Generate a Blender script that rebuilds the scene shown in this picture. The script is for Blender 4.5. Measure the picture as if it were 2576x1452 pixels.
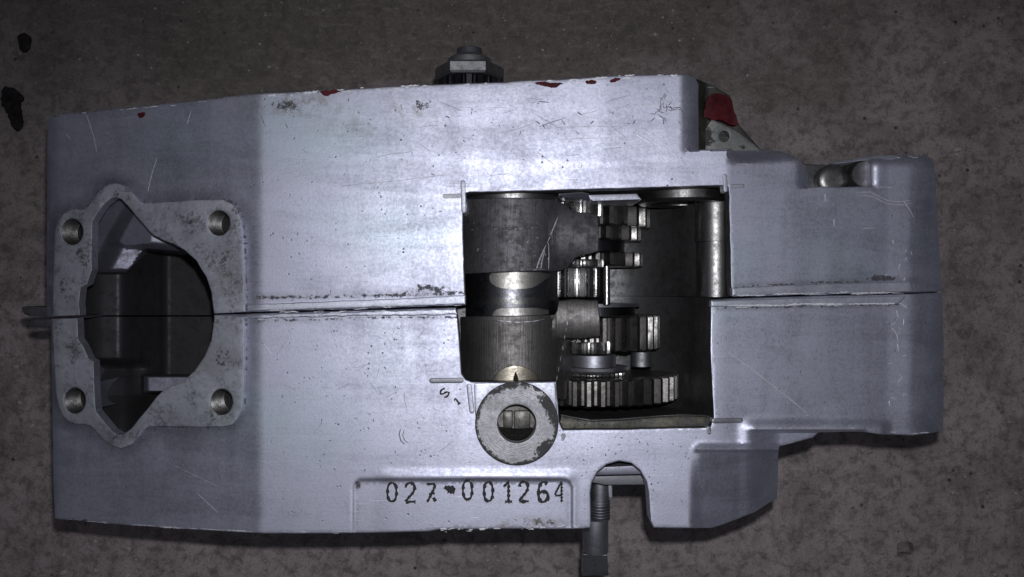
import bpy, bmesh, math, random
import numpy as np
from mathutils import Vector, noise as mnoise
from mathutils.geometry import delaunay_2d_cdt

random.seed(7)
rng = np.random.default_rng(7)
SC = bpy.context.scene
for o in list(bpy.data.objects):
    bpy.data.objects.remove(o)

# ------------------------------------------------------------------ camera, world, flash, exposure
CX, CY = 1288.0, 726.0            # centre of the layout grid (2576 x 1452 units over the case face)
K = 0.46 / 2576                   # metres per layout unit on the plane of the case face
D = 0.38                          # lens to case face, metres
H = 0.185                         # case face above the floor, metres

cam = bpy.data.cameras.new('camera')
cam.sensor_width = 36.0
cam.lens = 36.0 * D / 0.46
cam.clip_start = 0.01
cam.clip_end = 20.0
camo = bpy.data.objects.new('camera', cam)
camo.location = (0, 0, H + D)
SC.collection.objects.link(camo)
SC.camera = camo

world = bpy.data.worlds.new('World')
SC.world = world
world.use_nodes = True
bg = world.node_tree.nodes['Background']
bg.inputs[0].default_value = (0.8, 0.85, 1.0, 1)
bg.inputs[1].default_value = 0.055

flash = bpy.data.lights.new('flash', 'SPOT')
flash.energy = 3.95
flash.color = (0.92, 0.94, 1.0)
flash.shadow_soft_size = 0.0035
flash.spot_size = math.radians(112)
flash.spot_blend = 1.0
flo = bpy.data.objects.new('flash', flash)
flo.location = (0.006, 0.022, H + D + 0.004)
flo.rotation_euler = (math.radians(-13), math.radians(-4), 0)
SC.collection.objects.link(flo)

vs = SC.view_settings
vs.view_transform = 'Standard'
vs.look = 'None'
vs.exposure = 0.0
vs.gamma = 1.0
vs.use_curve_mapping = False
SC.render.engine = 'CYCLES'
SC.cycles.max_bounces = 6

# ------------------------------------------------------------------ materials
def NT(name):
    m = bpy.data.materials.new(name)
    m.use_nodes = True
    nt = m.node_tree
    b = nt.nodes['Principled BSDF']
    return m, nt, b

class G:
    """small node-graph helper"""
    def __init__(s, nt):
        s.nt = nt
        tc = nt.nodes.new('ShaderNodeTexCoord')
        s.obj = tc.outputs['Object']
    def n(s, t, **kw):
        nd = s.nt.nodes.new(t)
        for k, v in kw.items():
            setattr(nd, k, v)
        return nd
    def link(s, a, b):
        s.nt.links.new(a, b)
    def put(s, sock, v):
        if hasattr(v, 'is_output') or isinstance(v, bpy.types.NodeSocket):
            s.link(v, sock)
        elif isinstance(v, (tuple, list)) and len(v) == 3 and sock.type == 'RGBA':
            sock.default_value = (*v, 1)
        else:
            sock.default_value = v
    def map(s, scale=(1, 1, 1), rot=(0, 0, 0), loc=(0, 0, 0)):
        m = s.n('ShaderNodeMapping')
        s.link(s.obj, m.inputs[0])
        m.inputs['Scale'].default_value = scale
        m.inputs['Rotation'].default_value = rot
        m.inputs['Location'].default_value = loc
        return m.outputs[0]
    def noise(s, scale, detail=4, rough=0.6, vec=None, dist=0.0):
        nd = s.n('ShaderNodeTexNoise')
        s.link(vec or s.obj, nd.inputs['Vector'])
        nd.inputs['Scale'].default_value = scale
        nd.inputs['Detail'].default_value = detail
        nd.inputs['Roughness'].default_value = rough
        nd.inputs['Distortion'].default_value = dist
        return nd.outputs['Fac']
    def vor(s, scale, vec=None, feat='F1', out='Distance'):
        nd = s.n('ShaderNodeTexVoronoi', feature=feat)
        s.link(vec or s.obj, nd.inputs['Vector'])
        nd.inputs['Scale'].default_value = scale
        return nd.outputs[out]
    def math(s, op, a, b=0.0, c=0.0, clamp=False):
        nd = s.n('ShaderNodeMath', operation=op, use_clamp=clamp)
        s.put(nd.inputs[0], a); s.put(nd.inputs[1], b)
        if op in ('MULTIPLY_ADD', 'SMOOTH_MIN'):
            s.put(nd.inputs[2], c)
        return nd.outputs[0]
    def ramp(s, v, a, b, x=0.0, y=1.0, smooth=True):
        nd = s.n('ShaderNodeMapRange', interpolation_type='SMOOTHSTEP' if smooth else 'LINEAR')
        s.put(nd.inputs[0], v)
        for i, q in enumerate((a, b, x, y)):
            nd.inputs[i + 1].default_value = q
        return nd.outputs[0]
    def mix(s, f, a, b, mode='MIX'):
        nd = s.n('ShaderNodeMix', data_type='RGBA', blend_type=mode)
        s.put(nd.inputs[0], f); s.put(nd.inputs[6], a); s.put(nd.inputs[7], b)
        return nd.outputs[2]
    def attr(s, name):
        return s.n('ShaderNodeAttribute', attribute_name=name).outputs['Fac']
    def bump(s, h, strength, dist, normal=None):
        nd = s.n('ShaderNodeBump')
        s.put(nd.inputs['Height'], h)
        nd.inputs['Strength'].default_value = strength
        nd.inputs['Distance'].default_value = dist
        if normal is not None:
            s.link(normal, nd.inputs['Normal'])
        return nd.outputs[0]

def mat_alu(name, base=(0.570, 0.575, 0.680), dark=(0.41, 0.415, 0.475), rough=0.565, metal=0.97, stain=0.35, grime_amt=1.0, speck=1.0, mottle=0.0):
    m, nt, b = NT(name)
    g = G(nt)
    big = g.noise(38, 5, 0.62, dist=0.6)
    fine = g.noise(1150, 3, 0.75)
    tint = g.noise(9, 3, .5, g.map((1, 1.3, 1), (0, 0, .5), (1.2, .4, 0)))
    base2 = g.mix(g.ramp(tint, .55, .70, 0, .8), base, (base[0] * .93, base[1] * 1.035, base[2] * .985))
    col = g.mix(g.ramp(big, 0.35, 0.72, 0, stain * .6), base2, dark)
    col = g.mix(g.math('MULTIPLY', g.attr('cyan_tint'), .5), col, (base[0] * .86, base[1] * 1.06, base[2] * .97))  # cyan tint mixed into the base colour
    smear = g.noise(1.0, 4, .6, g.map((14, 75, 40), (0, 0, .10)), .8)
    smear2 = g.noise(1.0, 4, .6, g.map((55, 16, 40), (0, 0, -.5), (3, 1, 0)), .8)
    col = g.mix(g.ramp(smear, .48, .72, 0, .20), col, dark)
    br1 = g.noise(1.0, 3, .6, g.map((70, 900, 200), (0, 0, .04)))
    col = g.mix(g.ramp(br1, 0.45, 0.75, 0, 0.22), col, dark)
    grain = g.noise(620, 4, .8)
    col = g.mix(g.ramp(grain, 0.46, 0.72, 0, 0.18), col, dark)
    if mottle:
        mo = g.math('MULTIPLY', g.ramp(g.noise(115, 7, .72, dist=.5), .46, .64), g.ramp(g.noise(700, 5, .7), .38, .58))
        col = g.mix(g.math('MULTIPLY', mo, mottle), col, (0.07, 0.066, 0.062))
        mo2 = g.ramp(g.noise(48, 4, .6, g.map((1, 1, 1), (0, 0, 0), (3, 5, 0))), .45, .65, 0, mottle * .5)
        col = g.mix(mo2, col, (0.17, 0.165, 0.16))
    col = g.mix(g.ramp(fine, 0.48, 0.74, 0, 0.30), col, (dark[0] * .6, dark[1] * .6, dark[2] * .6))
    # dark casting pits and short nicks
    wob = g.map((1, 1, 1), (0, 0, 0.4))
    pit = g.vor(330, wob)
    gate = g.ramp(g.noise(75, 3, 0.6), 0.50, 0.68)
    pits = g.math('MULTIPLY', g.ramp(pit, 0.10, 0.19, 1, 0), gate)
    nick = g.vor(120, g.map((1, 2.6, 1), (0, 0, 0.9)))
    nicks = g.math('MULTIPLY', g.ramp(nick, 0.035, 0.075, 1, 0), g.ramp(g.noise(300, 3, .7), .45, .6))
    spk = g.math('MULTIPLY', g.math('MAXIMUM', pits, nicks), 0.85 * speck)
    col = g.mix(spk, col, (0.07, 0.065, 0.06))
    pt = g.n('ShaderNodeNewGeometry').outputs['Pointiness']
    edge = g.math('MULTIPLY', g.ramp(pt, .53, .60), g.ramp(g.noise(230, 4, .7), .30, .52, .25, .9))
    col = g.mix(edge, col, (0.86, 0.87, 0.92))  # rim light painted in: convex edges get a paler base colour
    # hair scratches in three directions
    scr = None
    for i, (rz, sy, th) in enumerate(((0.12, 2600, .70), (-0.55, 2300, .715), (1.25, 2500, .72))):
        v = g.map((22, sy, 400), (0, 0, rz), (i * 3.1, i * 1.7, 0))
        s = g.noise(1.0, 2, 0.5, v)
        s = g.ramp(s, th, th + 0.05)
        s = g.math('MULTIPLY', s, g.ramp(g.noise(45 + 9 * i, 2, .5, g.map((1, 1, 1), (0, 0, 0), (i, i * 2, 0))), .48, .66))
        scr = s if scr is None else g.math('MAXIMUM', scr, s)
    col = g.mix(g.math('MULTIPLY', scr, 0.55), col, (0.86, 0.86, 0.9))
    # grime: attribute broken up with noise
    at = g.attr('grime')
    br = g.noise(420, 6, 0.75)
    gm = g.ramp(g.math('ADD', at, g.math('MULTIPLY', g.math('SUBTRACT', br, 0.5), 1.9)), 0.48, 0.66, 0, 1)
    gm = g.math('MULTIPLY', gm, g.ramp(at, 0.04, 0.25))
    gm = g.math('MULTIPLY', gm, 0.88 * grime_amt)
    col = g.mix(gm, col, (0.022, 0.020, 0.019))
    film = g.math('MULTIPLY', g.attr('film'), g.ramp(g.noise(95, 5, .7), .30, .62, .45, 1.0))
    col = g.mix(g.math('MULTIPLY', film, .60), col, (0.085, 0.082, 0.085))
    # brownish oil film
    oil = g.math('MULTIPLY', g.attr('oil'), g.ramp(g.noise(170, 5, .7), .42, .62))
    col = g.mix(g.math('MULTIPLY', oil, .6), col, (0.20, 0.175, 0.12))
    g.link(col, b.inputs['Base Color'])
    me = g.math('MULTIPLY', g.math('SUBTRACT', 1.0, g.math('MAXIMUM', gm, spk)), metal)
    g.link(me, b.inputs['Metallic'])
    g.link(g.math('MULTIPLY_ADD', gm, -.42, .5), b.inputs['Specular IOR Level'])
    r = g.math('ADD', g.ramp(grain, 0.3, 0.7, rough - 0.05, rough + 0.06), g.math('MULTIPLY', g.math('ADD', scr, edge), -0.1))
    r = g.math('ADD', r, g.ramp(smear, .3, .7, -.05, .05))
    r = g.math('ADD', r, g.ramp(smear2, .3, .7, -.04, .04))
    g.link(r, b.inputs['Roughness'])
    h = g.math('ADD', g.math('MULTIPLY', fine, 0.45), g.math('MULTIPLY', grain, 0.22))
    h = g.math('ADD', h, g.math('MULTIPLY', spk, -1.2))
    h = g.math('ADD', h, g.math('MULTIPLY', scr, -0.35))
    h = g.math('ADD', h, g.math('MULTIPLY', gm, 0.35))
    nb = g.bump(h, 0.38, 0.00022)
    nb = g.bump(big, 0.05, 0.0008, nb)
    g.link(nb, b.inputs['Normal'])
    return m

def mat_steel(name, base, rough, dirt=0.5, dirtcol=(0.03, 0.027, 0.024), brushed=0.0, metal=1.0, scale=1.0):
    m, nt, b = NT(name)
    g = G(nt)
    a = g.noise(260 * scale, 5, 0.7)
    c = g.noise(1300 * scale, 4, 0.7)
    big = g.noise(60 * scale, 4, 0.6)
    col = g.mix(g.ramp(a, .42, .68, 0, dirt), base, dirtcol)
    col = g.mix(g.ramp(c, .5, .72, 0, dirt * .8), col, dirtcol)
    col = g.mix(g.ramp(big, .4, .7, 0, dirt * .6), col, dirtcol)
    g.link(col, b.inputs['Base Color'])
    b.inputs['Metallic'].default_value = metal
    g.link(g.ramp(a, .3, .7, rough - .05, rough + .1), b.inputs['Roughness'])
    h = g.math('ADD', a, g.math('MULTIPLY', c, .6))
    if brushed:
        br = g.noise(1.0, 2, .5, g.map((2600, 60, 60)))
        h = g.math('ADD', h, g.math('MULTIPLY', br, brushed))
        col2 = g.mix(g.ramp(br, .5, .7, 0, .35), col, dirtcol)
        g.link(col2, b.inputs['Base Color'])
    g.link(g.bump(h, .45, .00018), b.inputs['Normal'])
    return m

def mat_plain(name, col, rough=0.7, metal=0.0, var=0.4, scale=600):
    m, nt, b = NT(name)
    g = G(nt)
    a = g.noise(scale, 5, .7)
    d = tuple(c * .35 for c in col)
    g.link(g.mix(g.ramp(a, .35, .7, 0, var), col, d), b.inputs['Base Color'])
    b.inputs['Roughness'].default_value = rough
    b.inputs['Metallic'].default_value = metal
    b.inputs['Specular IOR Level'].default_value = .2
    g.link(g.bump(a, .5, .0002), b.inputs['Normal'])
    return m

def mat_floor():
    m, nt, b = NT('concrete_floor')
    g = G(nt)
    big = g.noise(5.5, 5, .6, dist=.4)
    mid = g.noise(28, 8, .70, dist=.4)
    med = g.noise(120, 6, .72, dist=.3)
    fine = g.noise(640, 5, .85)
    drag = g.noise(1.0, 5, .7, g.map((70, 210, 100), (0, 0, .5)))
    col = g.mix(g.ramp(big, .38, .66), (0.48, 0.402, 0.398), (0.40, 0.340, 0.325))
    # darker olive tone towards the upper middle of the floor
    sep = g.n('ShaderNodeSeparateXYZ'); g.link(g.obj, sep.inputs[0])
    oy = g.math('ADD', sep.outputs[1], g.math('MULTIPLY', g.math('SUBTRACT', big, .5), .30))
    oy = g.math('ADD', oy, g.math('MULTIPLY', g.math('ABSOLUTE', g.math('ADD', sep.outputs[0], .04)), -.30))
    col = g.mix(g.ramp(oy, .0, .15, 0, .80), col, (0.130, 0.113, 0.094))
    col = g.mix(g.ramp(mid, .42, .64, 0, .50), col, (0.135, 0.112, 0.106))
    col = g.mix(g.ramp(med, .45, .64, 0, .62), col, (0.105, 0.089, 0.084))
    col = g.mix(g.ramp(drag, .50, .66, 0, .22), col, (0.46, 0.40, 0.375))
    col = g.mix(g.ramp(fine, .46, .68, 0, .48), col, (0.085, 0.072, 0.070))
    wv_ = g.n('ShaderNodeVectorMath', operation='ADD'); g.link(g.obj, wv_.inputs[0])
    nz = g.n('ShaderNodeTexNoise'); g.link(g.obj, nz.inputs['Vector']); nz.inputs['Scale'].default_value = 300
    sm = g.n('ShaderNodeVectorMath', operation='SCALE'); g.link(nz.outputs['Color'], sm.inputs[0]); sm.inputs['Scale'].default_value = .006
    g.link(sm.outputs[0], wv_.inputs[1])
    cell = g.vor(640, wv_.outputs[0], 'F1', 'Color')
    sc_ = g.n('ShaderNodeSeparateColor'); g.link(cell, sc_.inputs[0])
    col = g.mix(g.ramp(sc_.outputs[0], .72, 1.0, 0, .16), col, (0.42, 0.37, 0.345))
    col = g.mix(g.ramp(sc_.outputs[1], .80, 1.0, 0, .26), col, (0.055, 0.047, 0.044))
    lt = g.math('MULTIPLY', g.ramp(g.vor(170), .10, .20, 1, 0), g.ramp(g.noise(130, 3, .7), .54, .66))
    col = g.mix(g.math('MULTIPLY', lt, .55), col, (0.5, 0.45, 0.42))
    pit = g.math('MULTIPLY', g.ramp(g.vor(95, g.map((1, 1, 1), (0, 0, .7), (2, 1, 0))), .08, .15, 1, 0), g.ramp(g.noise(60, 3, .7, g.map((1, 1, 1), (0, 0, 0), (4, 0, 0))), .48, .62))
    col = g.mix(g.math('MULTIPLY', pit, .85), col, (0.035, 0.03, 0.029))
    # hair scratches
    s = g.noise(1.0, 2, .5, g.map((10, 900, 100), (0, 0, -.35)))
    s = g.math('MULTIPLY', g.ramp(s, .74, .78), g.ramp(g.noise(18, 2, .5), .5, .65))
    col = g.mix(g.math('MULTIPLY', s, .4), col, (0.5, 0.46, 0.42))
    g.link(col, b.inputs['Base Color'])
    g.link(g.ramp(mid, .3, .7, .62, .85), b.inputs['Roughness'])
    b.inputs['Specular IOR Level'].default_value = .28
    h = g.math('ADD', g.math('MULTIPLY', med, 1.2), g.math('MULTIPLY', fine, 1.1))
    h = g.math('ADD', h, g.math('MULTIPLY', mid, 1.5))
    h = g.math('ADD', h, g.math('MULTIPLY', pit, -.8))
    h = g.math('ADD', h, g.math('MULTIPLY', drag, .2))
    g.link(g.bump(h, .7, .0010), b.inputs['Normal'])
    return m

M = {}
M['alu'] = mat_alu('cast_aluminium')
M['alu_flange'] = mat_alu('stained_aluminium', (0.68, 0.685, 0.755), (0.46, 0.46, 0.51), .62, .9, .5, 1.0, mottle=.6)
M['alu_lip'] = mat_alu('lip_aluminium', (0.60, 0.61, 0.69), (0.43, 0.435, 0.49), .55, .9, .3, 1.0, .6)
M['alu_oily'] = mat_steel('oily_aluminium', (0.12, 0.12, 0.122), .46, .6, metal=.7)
M['alu_ledge'] = mat_alu('machined_aluminium', (0.30, 0.30, 0.35), (0.2, 0.2, 0.24), .50, .9, .3, 1.0, .4)
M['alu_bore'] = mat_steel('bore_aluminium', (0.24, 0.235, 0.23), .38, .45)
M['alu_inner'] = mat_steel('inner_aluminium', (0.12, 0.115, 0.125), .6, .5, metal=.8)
M['scoop'] = mat_steel('lit_scoop_aluminium', (0.36, 0.355, 0.43), .58, .3, metal=.9)  # paler copy: brightness of the lit scoop and flat is in the colour
M['chamber_shade'] = mat_steel('shaded_chamber_aluminium', (0.055, 0.052, 0.056), .6, .5, metal=.6)  # near-black copy for the deep faces, their shade put into the colour
M['gear'] = mat_steel('oily_gear_steel', (0.30, 0.285, 0.27), .34, .6)
M['gear_bright'] = mat_steel('bright_gear_steel', (0.46, 0.45, 0.44), .26, .45)
M['drum'] = mat_steel('drum_steel', (0.15, 0.15, 0.165), .34, .3)
M['turned'] = mat_steel('turned_steel', (0.18, 0.177, 0.175), .36, .4)
M['drum_slot'] = mat_steel('slot_steel', (0.46, 0.44, 0.41), .44, .35)
M['fork'] = mat_steel('fork_steel', (0.165, 0.16, 0.172), .64, .5, brushed=1.0, metal=.85)
M['fork_low'] = mat_steel('ground_fork_steel', (0.19, 0.178, 0.172), .50, .45, brushed=1.6, metal=.9)
M['brass'] = mat_steel('plunger_steel', (0.40, 0.36, 0.29), .40, .4)
M['black_steel'] = mat_steel('black_steel', (0.055, 0.055, 0.062), .36, .4)
M['nut_face'] = mat_steel('nut_steel', (0.34, 0.34, 0.35), .50, .45)
M['shaft'] = mat_steel('shaft_steel', (0.40, 0.40, 0.44), .48, .2)
M['worn_shaft'] = mat_steel('worn_shaft_steel', (0.38, 0.38, 0.39), .52, .45)
M['ring'] = mat_alu('worn_ring', (0.36, 0.355, 0.37), (0.21, 0.207, 0.215), .58, .95, .6, 1.0, mottle=.25)
M['olive'] = mat_alu('oil_filmed_aluminium', (0.075, 0.075, 0.068), (0.04, 0.04, 0.037), .6, .85, .8, mottle=.5)
M['slot'] = mat_alu('milled_slot', (0.27, 0.27, 0.29), (0.18, 0.18, 0.19), .55, .8, .4, .8)
M['dark'] = mat_plain('stamp_grime_shade', (0.05, 0.049, 0.056), .75, .2, .7, 1100)  # stamped strokes: grime plus the shade of the recess, as colour
M['grime'] = mat_plain('caked_grime', (0.022, 0.02, 0.018), .85, var=.6)
M['scratch_and_glint'] = mat_plain('bright_scratch_and_glint', (0.66, 0.66, 0.71), .5, .5, .35, 900)  # real scratches, and the painted highlights beside the stamped characters
M['chip'] = mat_plain('fresh_metal_chips', (0.78, 0.78, 0.82), .6, .2, .5, 900)
M['nickd'] = mat_plain('dark_scratch', (0.13, 0.125, 0.13), .6, .3, .3, 900)
M['red'] = mat_plain('red_paint', (0.10, 0.013, 0.017), .7, 0, 1.0, 110)
M['grit'] = mat_plain('pale_grit', (0.48, 0.45, 0.42), .8, 0, .5, 900)
M['debris'] = mat_plain('black_debris', (0.026, 0.024, 0.025), .6, 0, .7, 240)
M['thread'] = mat_steel('oily_thread', (0.20, 0.195, 0.19), .5, .6)
M['insert'] = mat_steel('greased_insert', (0.17, 0.162, 0.15), .5, .5)
M['fin'] = mat_alu('fin_aluminium', (0.50, 0.505, 0.57), (0.38, 0.38, 0.43), .6, .9, .3, 1.0, .3)
M['floor'] = mat_floor()

# ------------------------------------------------------------------ geometry helpers
def P(px, py, z):
    """layout unit on the picture grid at height z (metres from the case face) -> world point"""
    s = K * (D - z) / D
    return ((px - CX) * s, (CY - py) * s, z + H)

def link(name, me, mat, parent, smooth=30, label=None):
    if mat is not None:
        for mm in (mat if isinstance(mat, (list, tuple)) else [mat]):
            me.materials.append(mm)
    o = bpy.data.objects.new(name, me)
    SC.collection.objects.link(o)
    if parent is not None:
        o.parent = parent
    if smooth is not None:
        me.polygons.foreach_set('use_smooth', [True] * len(me.polygons))
        me.set_sharp_from_angle(angle=math.radians(smooth))
    if label:
        o['label'] = label
    return o

def mesh_from(name, V, F, fix=True):
    me = bpy.data.meshes.new(name)
    me.from_pydata([tuple(map(float, v)) for v in V], [], [tuple(map(int, f)) for f in F])
    if fix:
        bm = bmesh.new(); bm.from_mesh(me)
        bmesh.ops.recalc_face_normals(bm, faces=bm.faces)
        bm.to_mesh(me); bm.free()
    me.update()
    return me

def resample(pts, step, closed=True):
    pts = [np.array(p, float) for p in pts]
    out = []
    n = len(pts)
    for i in range(n if closed else n - 1):
        a, b = pts[i], pts[(i + 1) % n]
        L = np.linalg.norm(b - a)
        k = max(1, int(round(L / step)))
        for j in range(k):
            out.append(a + (b - a) * j / k)
    if not closed:
        out.append(pts[-1])
    return np.array(out)

def chaikin(pts, it=2, closed=True):
    pts = [np.array(p, float) for p in pts]
    for _ in range(it):
        q = []
        n = len(pts)
        for i in range(n if closed else n - 1):
            a, b = pts[i], pts[(i + 1) % n]
            q += [a * .75 + b * .25, a * .25 + b * .75]
        if not closed:
            q = [pts[0]] + q + [pts[-1]]
        pts = q
    return pts

def area2(p):
    x, y = p[:, 0], p[:, 1]
    return float(np.sum(x * np.roll(y, -1) - np.roll(x, -1) * y))

def inward(p, sign):
    t = np.roll(p, -1, 0) - np.roll(p, 1, 0)
    t /= (np.linalg.norm(t, axis=1)[:, None] + 1e-9)
    return np.stack([-t[:, 1], t[:, 0]], 1) * sign

def pip(pts, poly):
    x, y = pts[:, 0], pts[:, 1]
    r = np.zeros(len(pts), bool)
    n = len(poly)
    for i in range(n):
        x1, y1 = poly[i]; x2, y2 = poly[(i + 1) % n]
        if y1 == y2:
            continue
        c = ((y1 > y) != (y2 > y)) & (x < (x2 - x1) * (y - y1) / (y2 - y1) + x1)
        r ^= c
    return r

def circle(cx, cy, r, n=32, ry=None):
    return [(cx + r * math.cos(2 * math.pi * i / n), cy + (ry or r) * math.sin(2 * math.pi * i / n)) for i in range(n)]

def capsule(x0, y0, x1, y1, wd, n=6):
    a = math.atan2(y1 - y0, x1 - x0); r = wd / 2
    L = []
    for i in range(n + 1):
        t = a + math.pi / 2 + math.pi * i / n
        L.append((x0 + r * math.cos(t), y0 + r * math.sin(t)))
    for i in range(n + 1):
        t = a - math.pi / 2 + math.pi * i / n
        L.append((x1 + r * math.cos(t), y1 + r * math.sin(t)))
    return L

def ss(v, a, b):
    t = np.clip((v - a) / (b - a), 0, 1)
    return t * t * (3 - 2 * t)

def jitter(p, amp, freq, seed=0.0):
    """wobble a resampled closed loop like a rough casting edge"""
    nrm = inward(p, 1.0)
    k = np.array([mnoise.noise(Vector((x * freq, y * freq, seed))) + .5 * mnoise.noise(Vector((x * freq * 3.1, y * freq * 3.1, seed + 5))) for x, y in p])
    return p + nrm * (k * amp)[:, None]

def slab(name, outline, zf, mat, parent, thick=None, bottom=None, r=2.0, holes=(), pockets=(), grid=None, step=6.0,
         creases=(), jit=0.0, jfreq=.02, attrs=None, smooth=30, pocket_mat=None, label=None, hole_r=None, seed=0.0, steps=3, wall_mats=()):
    """solid with a shaped, edge-rounded upper face: outline on the layout grid, z = zf(px, py), straight walls downwards"""
    loops = []
    o = resample(outline, step)
    if jit:
        o = jitter(o, jit, jfreq, seed)
    loops.append((o, r, None))
    for h in holes:
        loops.append((resample(h, step * .7), r if hole_r is None else hole_r, None))
    for ph, dep in pockets:
        loops.append((resample(ph, step * .7), 0.0, dep))
    V = []; F = []; FM = []
    def add(px, py, z):
        V.append(P(px, py, z)); return len(V) - 1
    cverts = []; cedges = []; cid = []
    bot_loops = []
    inner_polys = []
    for li, (p, rr, dep) in enumerate(loops):
        s = 1.0 if area2(p) > 0 else -1.0
        if li > 0:
            s = -s
        nin = inward(p, s)
        rings = []
        ths = [i / steps * math.pi / 2 for i in range(steps + 1)] if rr > 0 else [math.pi / 2]
        for th in ths:
            off = rr * (1 - math.cos(th)); dz = rr * K * (1 - math.sin(th))
            q = p + nin * off
            z = zf(q[:, 0], q[:, 1]) - dz
            rings.append([add(a, b, c) for (a, b), c in zip(q, z)])
        n = len(p)
        for ra, rb in zip(rings[:-1], rings[1:]):
            for i in range(n):
                j = (i + 1) % n
                F.append((ra[i], ra[j], rb[j], rb[i])); FM.append(0)
        q = p + nin * rr
        inner_polys.append(q)
        base = len(cverts)
        cverts += [Vector((float(a), float(b))) for a, b in q]
        cid += rings[-1]
        cedges += [(base + i, base + (i + 1) % n) for i in range(n)]
        # walls
        top = rings[0]
        if dep is None:
            lo = []
            for i in top:
                x, y, z = V[i]
                zb = (H + bottom) if bottom is not None else (z - thick)
                a_, b_ = p[len(lo)]
                for (wx0, wx1, wy0, wy1, _m, wd_) in wall_mats:
                    if wx0 < a_ < wx1 and wy0 < b_ < wy1:
                        zb = z - wd_
                V.append((x, y, zb)); lo.append(len(V) - 1)
            bot_loops.append((p, lo))
        else:
            lo = []
            for i in top:
                x, y, z = V[i]
                V.append((x, y, z - dep)); lo.append(len(V) - 1)
            tri = delaunay_2d_cdt([Vector((float(a), float(b))) for a, b in p], [(i, (i + 1) % n) for i in range(n)], [], 1, 1e-6)
            for f in tri[2]:
                ids = [tri[3][k][0] for k in f if tri[3][k]]
                if len(ids) == 3:
                    F.append(tuple(lo[k] for k in ids)); FM.append(1 if pocket_mat else 0)
        for i in range(n):
            j = (i + 1) % n
            wm = 0
            if dep is not None and pocket_mat:
                wm = 1
            elif dep is None:
                for wi, (wx0, wx1, wy0, wy1, _m, _d) in enumerate(wall_mats):
                    if wx0 < p[i, 0] < wx1 and wy0 < p[i, 1] < wy1 and wx0 < p[j, 0] < wx1 and wy0 < p[j, 1] < wy1:
                        wm = wi + 2
            F.append((top[i], top[j], lo[j], lo[i])); FM.append(wm)
    # interior points
    extra = []
    for cr in creases:
        c = resample(cr, step, closed=False)
        k = pip(c, inner_polys[0])
        for hp in inner_polys[1:]:
            k &= ~pip(c, hp)
        base = len(cverts)
        idx = {}
        for i, ok in enumerate(k):
            if ok:
                idx[i] = len(cverts)
                cverts.append(Vector((float(c[i, 0]), float(c[i, 1])))); cid.append(None)
        for i in range(len(c) - 1):
            if i in idx and i + 1 in idx:
                cedges.append((idx[i], idx[i + 1]))
        extra += [c[i] for i in idx]
    if grid:
        p0 = inner_polys[0]
        gx = np.arange(p0[:, 0].min(), p0[:, 0].max(), grid); gy = np.arange(p0[:, 1].min(), p0[:, 1].max(), grid)
        gp = np.stack(np.meshgrid(gx, gy), -1).reshape(-1, 2)
        gp = gp + rng.uniform(-.18, .18, gp.shape) * grid
        k = pip(gp, p0)
        for hp in inner_polys[1:]:
            k &= ~pip(gp, hp)
        gp = gp[k]
        ref = np.concatenate(inner_polys + ([np.array(extra)] if extra else []))
        cell = {}
        for a, b in ref:
            cell.setdefault((int(a // 16), int(b // 16)), []).append((a, b))
        keep = []
        for a, b in gp:
            ca, cb = int(a // 16), int(b // 16)
            ok = True
            for i in (-1, 0, 1):
                for j in (-1, 0, 1):
                    for q in cell.get((ca + i, cb + j), ()):
                        if (q[0] - a) ** 2 + (q[1] - b) ** 2 < (grid * .5) ** 2:
                            ok = False
                            break
                    if not ok: break
                if not ok: break
            if ok:
                keep.append((a, b))
        for a, b in keep:
            cverts.append(Vector((float(a), float(b)))); cid.append(None)
    res = delaunay_2d_cdt(cverts, cedges, [], 0, 1e-5)
    ov = np.array([(v.x, v.y) for v in res[0]])
    zz = zf(ov[:, 0], ov[:, 1])
    vid = []
    for i in range(len(ov)):
        k = None
        for s_ in res[3][i]:
            if cid[s_] is not None:
                k = cid[s_]; break
        vid.append(k if k is not None else add(ov[i, 0], ov[i, 1], zz[i]))
    tf = np.array([f for f in res[2]])
    cen = ov[tf].mean(1)
    k = pip(cen, inner_polys[0])
    for hp in inner_polys[1:]:
        k &= ~pip(cen, hp)
    for f in tf[k]:
        F.append((vid[f[0]], vid[f[1]], vid[f[2]])); FM.append(0)
    # lower cap
    cv = []; ce = []; ci = []
    for p, lo in bot_loops:
        b0 = len(cv); n = len(p)
        cv += [Vector((float(a), float(b))) for a, b in p]; ci += lo
        ce += [(b0 + i, b0 + (i + 1) % n) for i in range(n)]
    rb = delaunay_2d_cdt(cv, ce, [], 0, 1e-5)
    ob = np.array([(v.x, v.y) for v in rb[0]])
    if len(rb[2]) and not wall_mats:
        tb = np.array(rb[2]); cb = ob[tb].mean(1)
        k = pip(cb, bot_loops[0][0])
        for p, _ in bot_loops[1:]:
            k &= ~pip(cb, p)
        for f in tb[k]:
            if all(rb[3][a] for a in f):
                F.append(tuple(ci[rb[3][a][0]] for a in f)); FM.append(0)
    me = bpy.data.meshes.new(name)
    me.from_pydata(V, [], F)
    me.polygons.foreach_set('material_index', FM)
    bm = bmesh.new(); bm.from_mesh(me)
    bmesh.ops.recalc_face_normals(bm, faces=bm.faces)
    bm.to_mesh(me); bm.free()
    if attrs:
        # layout coordinates of every vertex
        co = np.empty(len(me.vertices) * 3); me.vertices.foreach_get('co', co); co = co.reshape(-1, 3)
        sc = K * (D - (co[:, 2] - H)) / D
        ax = CX + co[:, 0] / sc; ay = CY - co[:, 1] / sc
        for nm, fn in attrs.items():
            at = me.attributes.new(nm, 'FLOAT', 'POINT')
            at.data.foreach_set('value', np.clip(fn(ax, ay), 0, 1).astype(np.float32))
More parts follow.
